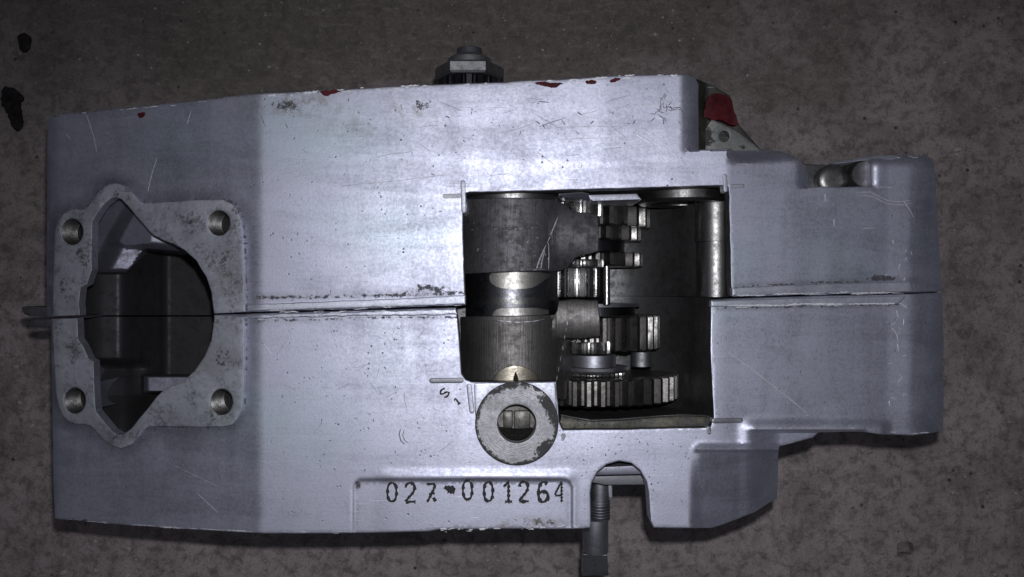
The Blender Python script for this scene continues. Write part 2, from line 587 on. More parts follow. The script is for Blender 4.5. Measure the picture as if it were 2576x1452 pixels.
    return link(name, me, ([mat, pocket_mat or mat] + [q[4] for q in wall_mats]) if (pocket_mat or wall_mats) else mat, parent, smooth, label)

def lathe(name, prof, center, axis, mat, parent, segs=48, smooth=35, close=True, a0=0.0, a1=2 * math.pi, mats=None):
    """prof: list of (along axis, radius) in metres about `center` (world)"""
    full = abs(a1 - a0 - 2 * math.pi) < 1e-6
    n = segs if full else segs + 1
    V = []; F = []
    for t, r in prof:
        for i in range(n):
            a = a0 + (a1 - a0) * i / segs
            c, s = math.cos(a) * r, math.sin(a) * r
            if axis == 'Y': V.append((center[0] + c, center[1] + t, center[2] + s))
            elif axis == 'Z': V.append((center[0] + c, center[1] + s, center[2] + t))
            else: V.append((center[0] + t, center[1] + c, center[2] + s))
    m = len(prof)
    for j in range(m - 1):
        for i in range(n if full else n - 1):
            k = (i + 1) % n
            F.append((j * n + i, j * n + k, (j + 1) * n + k, (j + 1) * n + i))
    if close and full:
        F.append(tuple(range(n))[::-1]); F.append(tuple((m - 1) * n + i for i in range(n)))
    return link(name, mesh_from(name, V, F), mat, parent, smooth)

def prism_y(name, ring, y0, y1, mat, parent, cham=0.0005, smooth=25, inset=.965, c=(0, 0)):
    """closed polygon ring of (x, z) world, extruded along Y with chamfered ends"""
    n = len(ring)
    cx, cz = c
    def sc(f): return [(cx + (x - cx) * f, cz + (z - cz) * f) for x, z in ring]
    secs = [(y0, sc(inset)), (y0 + cham, ring), (y1 - cham, ring), (y1, sc(inset))]
    V = []; F = []
    for y, rg in secs:
        V += [(x, y, z) for x, z in rg]
    for j in range(3):
        for i in range(n):
            k = (i + 1) % n
            F.append((j * n + i, j * n + k, (j + 1) * n + k, (j + 1) * n + i))
    V.append((cx, y0, cz)); V.append((cx, y1, cz))
    for i in range(n):
        k = (i + 1) % n
        F.append((len(V) - 2, k, i)); F.append((len(V) - 1, 3 * n + i, 3 * n + k))
    return link(name, mesh_from(name, V, F), mat, parent, smooth)

def gear_ring(x, z, R, n, depth, phase=0.0, tip=.30, root=.42):
    out = []
    for i in range(n):
        a = 2 * math.pi * (i + phase) / n
        p = 2 * math.pi / n
        for da, rr in ((-root * p, R - depth), (-tip * p, R - depth * .25), (-tip * p * .72, R), (tip * p * .72, R), (tip * p, R - depth * .25), (root * p, R - depth)):
            out.append((x + rr * math.sin(a + da), z + rr * math.cos(a + da)))
    return out

def Xat(px, z): return (px - CX) * K * (D - z) / D
def Yat(py, z): return (CY - py) * K * (D - z) / D

def gear(name, px, za, R, n, py0, py1, zref, mat, depth=.0028, phase=0.0, cham=.0008, tip=.19, root=.40):
    x = Xat(px, za); z = za + H
    return prism_y(name, gear_ring(x, z, R, n, depth, phase, tip, root), Yat(py1, zref), Yat(py0, zref), mat, ENG, cham, 25, .975, (x, z))

def box(name, x0, x1, y0, y1, z0, z1, mat, parent, bev=.0006):
    """box from layout x/y limits taken at its upper face z1"""
    me = bpy.data.meshes.new(name)
    bm = bmesh.new()
    vs_ = []
    X0, X1, Y0, Y1 = Xat(x0, z1), Xat(x1, z1), Yat(y1, z1), Yat(y0, z1)
    bmesh.ops.create_cube(bm, size=1)
    for v in bm.verts:
        v.co = (X0 if v.co.x < 0 else X1, Y0 if v.co.y < 0 else Y1, H + (z0 if v.co.z < 0 else z1))
    if bev:
        bmesh.ops.bevel(bm, geom=bm.edges[:], offset=bev, segments=2, affect='EDGES', profile=.5)
    bm.to_mesh(me); bm.free()
    return link(name, me, mat, parent, 40)

def ribbon_mesh(strokes, zf, lift):
    """strokes: list of (points, width) -> thin tapered raised strips lying on a surface"""
    V = []; F = []
    for pts, wd, taper in strokes:
        p = resample(pts, 4.0, closed=False)
        n = len(p)
        if n < 2: continue
        t = np.gradient(p, axis=0)
        t /= np.linalg.norm(t, axis=1)[:, None] + 1e-9
        nn = np.stack([-t[:, 1], t[:, 0]], 1)
        u = np.linspace(0, 1, n)
        ww = wd * (np.clip(np.minimum(u, 1 - u) * 5 + .15, 0, 1) if taper else np.ones(n)) * (1 + .25 * np.sin(u * 37 + p[0, 0]))
        a = p + nn * (ww / 2)[:, None]; b = p - nn * (ww / 2)[:, None]
        base = len(V)
        for q in (a, p, b):
            z = zf(q[:, 0], q[:, 1]) + (lift if q is p else lift * .3)
            V += [P(x, y, zz) for (x, y), zz in zip(q, z)]
        for i in range(n - 1):
            F.append((base + i, base + i + 1, base + n + i + 1, base + n + i))
            F.append((base + n + i, base + n + i + 1, base + 2 * n + i + 1, base + 2 * n + i))
    return V, F

def ribbons(name, strokes, zf, mat, parent, lift=.00012, kind=None):
    V, F = ribbon_mesh(strokes, zf, lift)
    o = link(name, mesh_from(name, V, F, False), mat, parent, 60)
    if kind: o['kind'] = kind
    return o

def patch(name, outline, zf, mat, parent, lift=.00018, jit=3.0, grid=None, freq=.09, seed=1.0):
    return slab(name, chaikin(outline, 1), lambda x, y: zf(x, y) + lift, mat, parent, thick=.0006, r=.6, jit=jit, jfreq=freq, step=3.0, grid=grid or 6, seed=seed, steps=1)

# ------------------------------------------------------------------ the setting: floor
FZ = -H
def floor_zf(x, y): return np.full_like(x, FZ)
def fl(px, py): return (px, py)
pit_poly = [(2255, 1372), (2262, 1364), (2283, 1362), (2297, 1366), (2299, 1385), (2292, 1396), (2272, 1394), (2266, 1404), (2258, 1398)]
floor = slab('floor', [(-1500, -1300), (4100, -1300), (4100, 2800), (-1500, 2800)], floor_zf, M['floor'], None, thick=.02, r=0,
             pockets=[(chaikin(pit_poly, 1), .006)], step=60, smooth=30)
floor['kind'] = 'structure'

# ------------------------------------------------------------------ engine root
ENG = bpy.data.objects.new('engine_crankcase', None)
SC.collection.objects.link(ENG)
ENG['label'] = 'silver cast aluminium engine crankcase with exposed gearbox lying on the concrete floor'
ENG['category'] = 'engine'

T14 = math.tan(math.radians(15)); T6 = math.tan(math.radians(9))

def z_common(x, y):
    z = np.zeros_like(x)
    # left end slopes down, sharp fold at x = 652
    d = 652 - x
    z -= np.where(d > 11, d, np.where(d < -11, 0, (d + 11) ** 2 / 44)) * K * T14
    # left rim rolls off
    e = np.clip((150 - x) / 32, 0, 1)
    z -= .0045 * e ** 2.2
    return z

def z_right_roll(x):
    # big radius at the right end
    e = np.clip((x - 2282) / 90, 0, 1)
    return .09 * K * np.clip(x - 2232, 0, 60) - .0145 * (1 - np.sqrt(np.clip(1 - (e * .985) ** 2, 0, 1)))

def z_up(x, y):
    z = z_common(x, y) + .018 * (CY - y) * K
    d = x - 1832
    z -= np.where(d > 5, d, np.where(d < -5, 0, (d + 5) ** 2 / 20)) * K * T6
    z += z_right_roll(x)
    # rolled corner above the web
    e = np.clip((x - 1714) / 46, 0, 1) * (y < 379)
    z -= .0105 * (1 - np.sqrt(np.clip(1 - e ** 2, 0, 1))) + .002 * e
    # shoulder turning away over the bearing housing
    e = np.clip((416 - .05 * (x - 1840) - y) / 44, 0, 1) * ss(x, 1826, 1850)
    z -= .034 * e ** 2.1
    # rounded end of the shoulder next to the pocket
    e = np.clip((x - 2003) / 36, 0, 1) * (x < 2042) * ss(474 - y, 0, 6)
    z -= .010 * e ** 2
    # rounded upper edge of the end lug
    z -= .0055 * np.clip((420 - y) / 30, 0, 1) ** 2 * (x > 2182)
    # column beside the pocket
    e = np.clip((2212 - x) / 36, 0, 1) * (y < 470) * (x > 2150)
    z -= .006 * e ** 2
    return z

def z_lo(x, y):
    z = z_common(x, y)
    d = x - 1800
    z -= np.where(d > 30, d, np.where(d < -30, 0, (d + 30) ** 2 / 120)) * K * T6 * .84
    z += z_right_roll(x)
    z += .028 * (y - CY) * K
    # raised rim along the lower right edge, then the drop to the lower band
    wx = ss(x, 1850, 1900)
    z += .0026 * ss(y, 1046, 1080) * wx * ss(2245 - x, 0, 30)
    z -= .0085 * ss(y, 1080, 1090) * ss(x, 1870, 1960) * ss(2190 - x, 0, 60)
    # second rim above the dark pad
    z += .0028 * ss(y, 1112, 1133) * ss(x, 1738, 1765)
    # dark pad falls away
    pad = ss(y, 1131, 1139)
    z -= pad * (.58 * K * np.clip(x - 1742, 0, 400) + .22 * K * (y - 1131) * ss(x, 1735, 1765))
    # rise to the side flange above the number pad, then the recessed pad
    z += .0009 * ss(y, 1176, 1200) * ss(x, 930, 1000) * ss(1460 - x, 0, 40)
    qx = np.abs(x - 1164) - (275 - 22); qy = np.abs(y - 1307) - (100 - 22)
    sd = np.hypot(np.maximum(qx, 0), np.maximum(qy, 0)) + np.minimum(np.maximum(qx, qy), 0) - 22
    inx = ss(-sd, -4.5, 4.5)
    z -= inx * (.0006 + .0007 * ss(x, 930, 1000) * ss(1470 - x, 0, 40))
    return z

# ------------------------------------------------------------------ outlines (layout units)
hole_up = [(538.5, 789), (532, 734), (519, 697), (493.5, 655), (466, 630), (441, 615.5), (413.5, 605), (386, 592), (350, 552), (322.6, 519),
           (306, 501), (292, 495.5), (278, 499.5), (259, 517), (242.6, 541), (232, 560), (230, 650), (231.6, 679), (219, 714), (203, 723), (198.5, 764), (201, 793)]
hole_lo = [(194, 801), (196.5, 852), (209, 871), (223, 903), (235.5, 909), (237, 986), (241, 1034), (256, 1053), (281, 1083), (297, 1093), (312, 1093),
           (331, 1078), (369.5, 1031), (397, 996), (414, 979), (458, 962), (491, 932), (516, 895), (532, 856), (539, 803), (539, 793)]
flange_up = [(617, 785), (613, 700), (609.5, 601), (605.5, 555), (597.5, 530), (582, 513), (560, 502.5), (497, 503.5), (400, 510), (361, 511), (350, 505), (332, 486), (314, 468),
             (293, 461), (275, 463.5), (253.5, 477.5), (232, 505), (222, 520), (212, 525.5), (179, 528), (160, 538), (145, 559), (138, 585), (135, 690), (133, 796)]
flange_lo = [(131, 803), (135, 880), (141, 985), (147, 1020), (157, 1045), (176, 1063), (190, 1066.5), (215, 1067), (228, 1071), (237, 1079), (259, 1105), (284, 1122.5), (304, 1128),
             (328, 1120), (347, 1100), (362, 1081), (374, 1073.5), (400, 1072.5), (497, 1074), (560, 1073.5), (580, 1070.5), (596, 1055), (608, 1031), (613, 965), (614.5, 830), (612, 797)]
up_out = ([(118, 797), (117, 600), (118, 400), (120, 300), (130, 291), (180, 285), (270, 275), (370, 266), (470, 256), (560, 245), (650, 236), (780, 229), (900, 223), (1000, 217),
           (1100, 213), (1270, 207), (1310, 203), (1400, 200), (1500, 193), (1600, 189), (1690, 187), (1728, 188), (1748, 196), (1757, 212), (1757, 377), (1850, 373), (1915, 374),
           (1960, 380), (1995, 391), (2018, 408), (2030, 432), (2038, 470), (2190, 470), (2188, 416), (2184, 402), (2200, 395), (2240, 391.5), (2300, 391), (2332, 393), (2348, 402), (2352, 430), (2358, 550),
           (2366, 680), (2370, 733), (2264, 736.5), (2045, 741.5), (1842, 747), (1839, 720), (1834, 495), (1832, 470), (1826, 466.5), (1571, 474), (1330, 481), (1180, 484), (1167, 488), (1164, 500),
           (1166, 640), (1171, 768), (900, 777), (640, 785)] + hole_up)
lo_out = ([(128, 802), (131, 1000), (134, 1200), (138, 1303), (145, 1305), (200, 1311), (330, 1322), (500, 1333), (660, 1342), (829, 1342), (960, 1340), (1078, 1337), (1115, 1331), (1200, 1332),
           (1317, 1330), (1402, 1332), (1466, 1330), (1484, 1328), (1487, 1318), (1485, 1240), (1489, 1215), (1504, 1187), (1526, 1168), (1557, 1160), (1588, 1166), (1610, 1184), (1626, 1212),
           (1632, 1240), (1636, 1310), (1644, 1328), (1700, 1329), (1790, 1328), (1815, 1320), (1900, 1288), (1955, 1252), (1958, 1136), (1961, 1122), (1994, 1115), (2045, 1101), (2060, 1088), (2165, 1086), (2213, 1093),
           (2298, 1095.5), (2350, 1088), (2372, 1081), (2374, 1000), (2373, 850), (2370.5, 738), (2264, 740.5), (2045, 745.5), (1842, 752), (1788, 755), (1787, 885), (1795, 1050), (1787, 1075.5),
           (1571, 1080), (1416, 1081.5), (1407, 1062), (1399, 960), (1186, 961), (1171, 955), (1161, 940), (1154, 832), (1147, 775), (900, 782), (640, 789.5)] + hole_lo[::-1])

# ------------------------------------------------------------------ grime maps (wear with shapes of their own)
def seg_d(x, y, pts):
    d = np.full_like(x, 1e9)
    for (x0, y0), (x1, y1) in zip(pts[:-1], pts[1:]):
        dx, dy = x1 - x0, y1 - y0
        t = np.clip(((x - x0) * dx + (y - y0) * dy) / (dx * dx + dy * dy), 0, 1)
        d = np.minimum(d, np.hypot(x - x0 - t * dx, y - y0 - t * dy))
    return d
def near(x, y, pts, wd, a=1.0): return a * np.clip(1 - seg_d(x, y, pts) / wd, 0, 1)
def blob(x, y, cx, cy, rx, ry, a=1.0): return a * np.clip(1.25 - np.hypot((x - cx) / rx, (y - cy) / ry), 0, 1)

def grime_up(x, y):
    g = near(x, y, [(640, 749), (900, 745), (1165, 737)], 11, .74)
    g = np.maximum(g, near(x, y, flange_up[:12], 26, .72) * (x > 560))
    g = np.maximum(g, near(x, y, flange_up[5:20], 24, .55))
    g = np.maximum(g, near(x, y, [(1850, 722), (2050, 712), (2170, 708)], 9, .8))
    g = np.maximum(g, blob(x, y, 2220, 700, 62, 12, .85))
    g = np.maximum(g, blob(x, y, 720, 265, 60, 26, .62))
    g = np.maximum(g, blob(x, y, 1060, 262, 34, 24, .62))
    g = np.maximum(g, blob(x, y, 1080, 725, 70, 16, .7))
    g = np.maximum(g, near(x, y, [(1165, 500), (1168, 765)], 5, .35))
    g = np.maximum(g, near(x, y, [(130, 295), (400, 262), (640, 240)], 9, .6))
    g = np.maximum(g, blob(x, y, 590, 395, 40, 30, .35))
    return g
def oil_up(x, y):
    g = blob(x, y, 760, 262, 150, 34, .9)
    g = np.maximum(g, blob(x, y, 1020, 275, 90, 40, .7))
    return np.maximum(g, blob(x, y, 900, 320, 120, 60, .4))
def grime_lo(x, y):
    g = near(x, y, [(640, 808), (900, 801), (1150, 798)], 9, .66)
    g = np.maximum(g, near(x, y, flange_lo[15:], 30, .60))
    g = np.maximum(g, near(x, y, flange_lo[4:16], 18, .42))
    g = np.maximum(g, near(x, y, [(1795, 776), (2000, 771), (2260, 765)], 7, .85))
    g = np.maximum(g, blob(x, y, 900, 1222, 14, 22, .7))
    g = np.maximum(g, near(x, y, [(1438, 1222), (1438, 1310)], 6, .45))
    g = np.maximum(g, blob(x, y, 1350, 1315, 130, 22, .52))
    g = np.maximum(g, blob(x, y, 1500, 1160, 120, 60, .36))
    g = np.maximum(g, blob(x, y, 200, 1312, 60, 10, .8))
    g = np.maximum(g, near(x, y, [(1415, 1085), (1410, 1110)], 16, .5))
    return g
def oil_lo(x, y):
    return np.maximum(blob(x, y, 1330, 1318, 150, 20, .9), blob(x, y, 1180, 1010, 60, 50, .3))

def film_up(x, y):
    f = near(x, y, flange_up, 36, 1.0) ** .8
    f = np.maximum(f, near(x, y, [(640, 747), (900, 743), (1165, 735)], 16, .5))
    f = np.maximum(f, near(x, y, [(1850, 722), (2300, 706)], 12, .7))
    f = np.maximum(f, near(x, y, [(118, 400), (118, 790)], 14, .6))
    return f
def film_lo(x, y):
    f = near(x, y, flange_lo, 30, .8) ** .8
    f = np.maximum(f, near(x, y, [(640, 808), (900, 802), (1150, 799)], 14, .4))
    f = np.maximum(f, near(x, y, [(1792, 777), (2260, 766)], 9, .7))
    f = np.maximum(f, near(x, y, [(893, 1335), (893, 1230), (908, 1212), (980, 1209)], 12, .55))
    return f
# ------------------------------------------------------------------ crankcase halves
slots_up = [(capsule(1119, 494, 1154, 493, 12), .0012)]
slots_lo = [(chaikin([(1411, 1092), (1424, 1090), (1422, 1103), (1414, 1113)], 1), .0014)]
thr_up = [((182, 583), 27.5, 33.5), ((551, 561), 28, 32)]
thr_lo = [((189, 1008), 27, 33), ((558, 1011), 28, 33)]
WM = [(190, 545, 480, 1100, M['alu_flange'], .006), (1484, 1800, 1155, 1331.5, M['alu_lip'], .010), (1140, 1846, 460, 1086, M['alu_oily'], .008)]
def rpad(o):
    x0, x1, y0, rr = 889 + o, 1439 - o, 1207 + o, 22
    c = [(x0, 1345), (x0, y0 + rr)] + [(x0 + rr - rr * math.cos(t), y0 + rr - rr * math.sin(t)) for t in (.3, .6, .9, 1.2, 1.57)]
    return c + [(x1 - rr + rr * math.cos(t), y0 + rr - rr * math.sin(t)) for t in (1.57, 1.2, .9, .6, .3, 0)] + [(x1, 1345)]
vline = lambda x, a=150, b=1400: [(x, a), (x, b)]
UP = slab('crankcase_half', up_out, z_up, M['alu'], ENG, bottom=-H + .001, r=3.0, jit=1.3, jfreq=.018, grid=6.5, step=6,
          holes=[circle(c[0], c[1], rx + 3, 28, ry + 3) for c, rx, ry in thr_up], pockets=slots_up, pocket_mat=M['slot'],
          creases=[vline(640), vline(646), vline(652), vline(658), vline(664), vline(1827), vline(1837), vline(1714, 150, 378), vline(1735, 150, 378), [(1715, 383), (1900, 379)]],
          attrs={'grime': grime_up, 'oil': oil_up, 'film': film_up, 'cyan_tint': lambda x, y: np.maximum(blob(x, y, 830, 350, 190, 90, 1.0), blob(x, y, 720, 300, 110, 70, .8))}, smooth=34, wall_mats=WM)
UP['label'] = 'upper half of the crankcase with red paint traces along its edge'
LO = slab('crankcase_half', lo_out, z_lo, M['alu'], ENG, bottom=-H + .001, r=3.0, jit=.9, jfreq=.018, grid=6.5, step=6,
          holes=[circle(c[0], c[1], rx + 3, 28, ry + 3) for c, rx, ry in thr_lo] + [circle(1300, 1066, 60, 40)], pockets=slots_lo, pocket_mat=M['slot'],
          creases=[vline(640), vline(646), vline(652), vline(658), vline(664),
                   rpad(-5), rpad(-1.5), rpad(1.5), rpad(5),
                   [(1860, 1080), (2200, 1080)], [(1860, 1090), (2200, 1090)], [(1745, 1131), (1960, 1131)], [(1745, 1139), (1960, 1139)]],
          attrs={'grime': grime_lo, 'oil': oil_lo, 'film': film_lo}, smooth=34, seed=9.0, wall_mats=WM)
LO['label'] = 'lower half of the crankcase with a stamped number'

# cylinder flange, one piece on each half
def flg(zf): return lambda x, y: zf(x, y) + .0040
def flange_grime(x, y):
    g = np.full_like(x, .15)
    for c in ((210, 640, 60, 70), (300, 490, 50, 30), (480, 550, 70, 40), (560, 640, 45, 60), (170, 720, 40, 60), (590, 530, 30, 40), (180, 870, 50, 50), (560, 900, 50, 60), (300, 1105, 60, 30), (440, 620, 60, 30), (540, 1040, 60, 40)):
        g = np.maximum(g, blob(x, y, *c, .52))
    return g
flange_oil = lambda x, y: np.maximum(blob(x, y, 575, 690, 40, 60, .9), blob(x, y, 540, 1040, 90, 30, .5))
for zf, out, hol, thr, par in ((z_up, flange_up, hole_up, thr_up, UP), (z_lo, flange_lo, hole_lo, thr_lo, LO)):
    if par is UP:
        poly = [(x, y) for x, y in out] + hol[::-1]
    else:
        poly = out + hol[::-1]
    fo = slab('cylinder_flange', poly, flg(zf), M['alu_flange'], par, thick=.006, r=2.2, jit=.7, jfreq=.03, grid=9, step=5,
              holes=[circle(c[0], c[1], rx, 28, ry) for c, rx, ry in thr], attrs={'grime': flange_grime, 'oil': flange_oil}, hole_r=3.5, smooth=40, wall_mats=[(0, 3000, 0, 3000, M['alu_lip'], .006)])
    for c, rx, ry in thr:
        z0 = float(zf(np.array([float(c[0])]), np.array([float(c[1])]))[0]) + .0034
        x, y, z = P(c[0], c[1], z0)
        # threaded bore tilted with the face
        R = ry * K * (D - z0) / D * 1.0
        prof = []
        t = 0.0
        while t < .0095:
            prof += [(-t, R * 1.0), (-t - .0006, R * .87)]
            t += .00125
        prof += [(-.0102, R * .85), (-.0104, .0005)]
        th = lathe('threaded_hole', prof, (0, 0, 0), 'Z', M['thread'], par, 32, 20, close=False)
        th.location = (x, y, z)
        th.rotation_euler = (0, -math.atan(T14), 0)

# corner fins left by the machining of the window
for c in (capsule(1164.5, 459, 1166.5, 530, 12), capsule(1823.5, 443, 1825.5, 478, 11), capsule(1840, 469, 1868, 467.5, 10)):
    slab('corner_fin', c, lambda x, y: z_up(x, y) + .0009, M['fin'], UP, thick=.006, r=2.2, step=3)
for c, m_ in ((capsule(1086, 958, 1160, 957, 13), M['slot']), (capsule(1180, 972, 1187, 1034, 13), M['fin']), (capsule(1797, 1059, 1863, 1057.5, 13), M['slot']), (capsule(1783, 1078, 1784, 1088, 11), M['slot'])):
    slab('corner_fin', c, lambda x, y: z_lo(x, y) + .0009, m_, LO, thick=.004, r=2.6, step=3)
# joint lips along the seam
def lip(pts_top, pts_bot, zf, hgt, par, jit=1.6):
    slab('joint_lip', pts_top + pts_bot[::-1], lambda x, y: zf(x, y) + hgt, M['alu_lip'], par, thick=.004, r=3.2, jit=jit, jfreq=.04, grid=8, step=5,
         attrs={'grime': lambda x, y: np.full_like(x, .22)})
lip([(622, 766), (700, 763), (900, 756), (1080, 748), (1171, 743)], [(622, 783), (700, 781), (900, 775), (1080, 769), (1171, 766)], z_up, .0022, UP)
lip([(618, 793), (700, 790), (900, 784), (1080, 779), (1146, 777)], [(630, 803), (700, 800), (900, 795), (1080, 793), (1150, 791)], z_lo, .0020, LO, 2.2)
lip([(1842, 724), (2000, 717), (2150, 712), (2290, 709)], [(1842, 745), (2000, 740.5), (2150, 737), (2300, 733.5)], z_up, .0016, UP, .8)
lip([(1789, 757), (1900, 753), (2045, 749), (2200, 745.5), (2280, 744)], [(1789, 772), (1900, 769), (2045, 767), (2200, 765), (2262, 764)], z_lo, .0016, LO, .7)

# fin tabs at the left end of the seam
flat = lambda zz: (lambda x, y: np.full_like(x, zz))
slab('seam_fin', chaikin([(54, 775), (60, 770), (140, 774), (140, 795), (100, 796), (62, 794)], 1), flat(-.030), M['alu_inner'], UP, thick=.02, r=1.5, jit=.8)
slab('seam_fin', chaikin([(74, 812), (80, 804), (140, 802), (140, 822), (84, 824)], 1), flat(-.029), M['alu_inner'], LO, thick=.02, r=1.5, jit=.6)

# ------------------------------------------------------------------ crank chamber behind the cylinder hole
def wall_strip(name, pts, z0, z1, mat, parent):
    V = [];  F = []
    for x, y in pts:
        X, Y = (x - CX) * K, (CY - y) * K
        V += [(X, Y, H + z0), (X, Y, H + z1)]
    for i in range(len(pts) - 1):
        F.append((2 * i, 2 * i + 1, 2 * i + 3, 2 * i + 2))
    return link(name, mesh_from(name, V, F, False), mat, parent, 30)

def chamber_z(x, y):
    z0 = z_common(x, y) - .004
    zc = -.030
    # barrel of the crank web on the left curving down into the deep rod space
    z = zc - .018 - .058 * ss(x, 292, 430) - .006 * ((x - 262) / 60) ** 2 * (x < 262)
    # upper transfer scoop: shallow bowl that rolls over into the chamber on its right
    t = np.clip((y - 480) / 200, 0, 1)
    bowl = -.0265 - .026 * t ** .8 - .16 * K * (x - 232) + .007 * np.clip((236 - x) / 40, 0, 1)
    roll = -.0205 - .36 * K * (x - 322) - .10 * K * (y - 560) - .016 * np.clip((y - 604 - .10 * (x - 345)) / 24, 0, 1) ** 2
    w_ = ss(x + .55 * (y - 560), 285, 350)
    up = np.minimum(bowl * (1 - w_) + roll * w_, z0 - .008)
    edge = 684 - 56 * ss(x, 318, 372) + .09 * np.clip(x - 345, 0, 300)
    m = ss(edge - y, -7, 7)
    z = z * (1 - m) + up * m
    # lower scoop and the pale flat next to it
    low = zc - .020 - .030 * np.clip((1110 - y) / 190, 0, 1) ** 1.3 - .030 * ss(x, 300, 420)
    ml = ss(y, 900, 930) * (1 - ss(x, 330, 400) * (1 - ss(y, 985, 1000)))
    z = z * (1 - ml) + low * ml
    f = ss(y, 942, 950) * (1 - ss(y, 984, 992)) * ss(x, 352, 372) * (1 - ss(x, 476, 500))
    z = z * (1 - f) + (-.058 - .10 * K * (x - 420)) * f
    return z

def chamber(name, x0, x1, y0, y1, parent, step=3.0):
    xs = np.arange(x0, x1 + .1, step); ys = np.arange(y0, y1 + .1, step)
    X, Y = np.meshgrid(xs, ys)
    Z = chamber_z(X.ravel(), Y.ravel())
    V = [P(a, b, c) for a, b, c in zip(X.ravel(), Y.ravel(), Z)]
    nx = len(xs); F = []; FM = []
    for j in range(len(ys) - 1):
        for i in range(nx - 1):
            a = j * nx + i
            F.append((a, a + 1, a + nx + 1, a + nx))
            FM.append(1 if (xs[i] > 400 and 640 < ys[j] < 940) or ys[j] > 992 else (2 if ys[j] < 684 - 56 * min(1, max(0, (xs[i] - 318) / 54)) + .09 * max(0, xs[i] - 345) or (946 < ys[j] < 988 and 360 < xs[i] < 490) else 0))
    me = mesh_from(name, V, F, False)
    me.polygons.foreach_set('material_index', FM)
    return link(name, me, [M['alu_inner'], M['chamber_shade'], M['scoop']], parent, 50)
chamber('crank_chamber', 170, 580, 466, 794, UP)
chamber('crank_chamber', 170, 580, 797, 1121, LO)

# ------------------------------------------------------------------ gearbox chamber
def extr_profile(name, prof, ya, yb, mat, parent, smooth=40):
    V = []; F = []
    for x, z in prof:
        X = (x - CX) * K
        V += [(X, (CY - ya) * K, H + z), (X, (CY - yb) * K, H + z)]
    for i in range(len(prof) - 1):
        F.append((2 * i, 2 * i + 1, 2 * i + 3, 2 * i + 2))
    return link(name, mesh_from(name, V, F, False), mat, parent, smooth)
def arc(cx, cz, r_m, a0, a1, n):
    return [(cx + r_m / K * math.cos(math.radians(a0 + (a1 - a0) * i / n)), cz + r_m * math.sin(math.radians(a0 + (a1 - a0) * i / n))) for i in range(n + 1)]
trough = arc(1570, -.045, .0368, 0, -180, 40)
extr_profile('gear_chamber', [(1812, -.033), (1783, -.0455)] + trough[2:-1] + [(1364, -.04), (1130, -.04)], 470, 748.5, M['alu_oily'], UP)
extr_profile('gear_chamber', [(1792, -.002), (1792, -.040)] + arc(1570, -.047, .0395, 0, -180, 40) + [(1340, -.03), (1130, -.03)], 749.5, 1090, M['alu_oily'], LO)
bump = arc(1842, -.031, .0092, 60, 215, 28)
extr_profile('bolt_tunnel', bump, 600, 748.5, M['alu_bore'], UP)
extr_profile('bolt_tunnel', arc(1842, -.031, .0098, 60, 215, 28), 470, 599, M['alu_bore'], UP)
def vplane(name, pts, mat, parent):
    return link(name, mesh_from(name, [((x - CX) * K, (CY - y) * K, H + z) for x, y, z in pts], [tuple(range(len(pts)))], False), mat, parent, None)
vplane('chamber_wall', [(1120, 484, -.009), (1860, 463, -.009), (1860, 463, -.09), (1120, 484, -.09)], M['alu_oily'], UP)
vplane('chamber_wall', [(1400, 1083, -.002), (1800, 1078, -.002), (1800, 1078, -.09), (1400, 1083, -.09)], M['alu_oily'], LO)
# ledge with bright machined face under the upper window edge
slab('machined_ledge', [(1480, 490), (1602, 487), (1614, 502), (1492, 506), (1484, 501)], flat(-.014), M['alu_ledge'], UP, thick=.03, r=1.5, step=4)
slab('machined_ledge', chaikin([(1396, 490), (1436, 485), (1478, 484), (1488, 496), (1486, 506), (1466, 503), (1440, 500)], 1), lambda x, y: -.011 - .00025 * (y - 480) - .0000 * x, M['alu_ledge'], UP, thick=.02, r=2, step=4, grid=6)
slab('window_edge', [(1164, 492), (1170, 489), (1173, 500), (1176, 520), (1175, 532), (1168, 537), (1163, 536)], flat(-.002), M['slot'], UP, thick=.02, r=2, step=3)
# bearing boss on the upper chamber wall, axis across the case
zb = -.034
bx = Xat(1716, -.034); by = Yat(466, 0)
rb = lathe('bearing_boss', [(0, .0222), (-.0040, .0222), (-.0052, .0210), (-.0054, .0160), (-.0045, .0150), (-.0045, .0128), (-.0010, .0125), (-.001, .0006)], (bx, by, H + zb), 'Y', M['alu_bore'], UP, 64, 25)
# olive flange face at the lower window edge
slab('chamber_rim', [(1409, 1062), (1412, 1046), (1440, 1052), (1490, 1060), (1560, 1057), (1660, 1049), (1720, 1046), (1775, 1048), (1790, 1050), (1790, 1076), (1571, 1082), (1418, 1084)],
     lambda x, y: -.0030 - .00006 * np.clip(1062 - y, 0, 20), M['olive'], LO, thick=.004, r=2, grid=8, step=5, attrs={'grime': lambda x, y: np.full_like(x, .38), 'oil': lambda x, y: np.full_like(x, .6)})

# ------------------------------------------------------------------ shift drum and forks
ZA = -.032
def cyl(x, R, za=ZA, cx=1288, f=1.03):
    X = (x - cx) * K * f
    return za + np.sqrt(np.clip(R * R - X * X, 1e-9, None)) - np.clip(np.abs(X) - R, 0, None) * 2.2
dz = lambda x, y: cyl(x, .0226)
slot1 = chaikin([(1231, 692), (1241, 684.5), (1398, 684.5), (1366, 708), (1346, 722), (1320, 727), (1268, 727), (1244, 720), (1232, 708)], 1)
slot2 = chaikin([(1238, 792), (1246, 779), (1262, 774), (1378, 774), (1382, 794), (1238, 796)], 1)
dx0, dx1 = 1171, 1403
DR = slab('shift_drum', [(dx0, 680), (dx1, 680), (dx1, 800), (dx0, 800)], dz, M['drum'], ENG, thick=.020, r=1, step=4, grid=5,
          pockets=[(slot1, .0026), (slot2, .0026)], pocket_mat=M['drum_slot'], smooth=40)
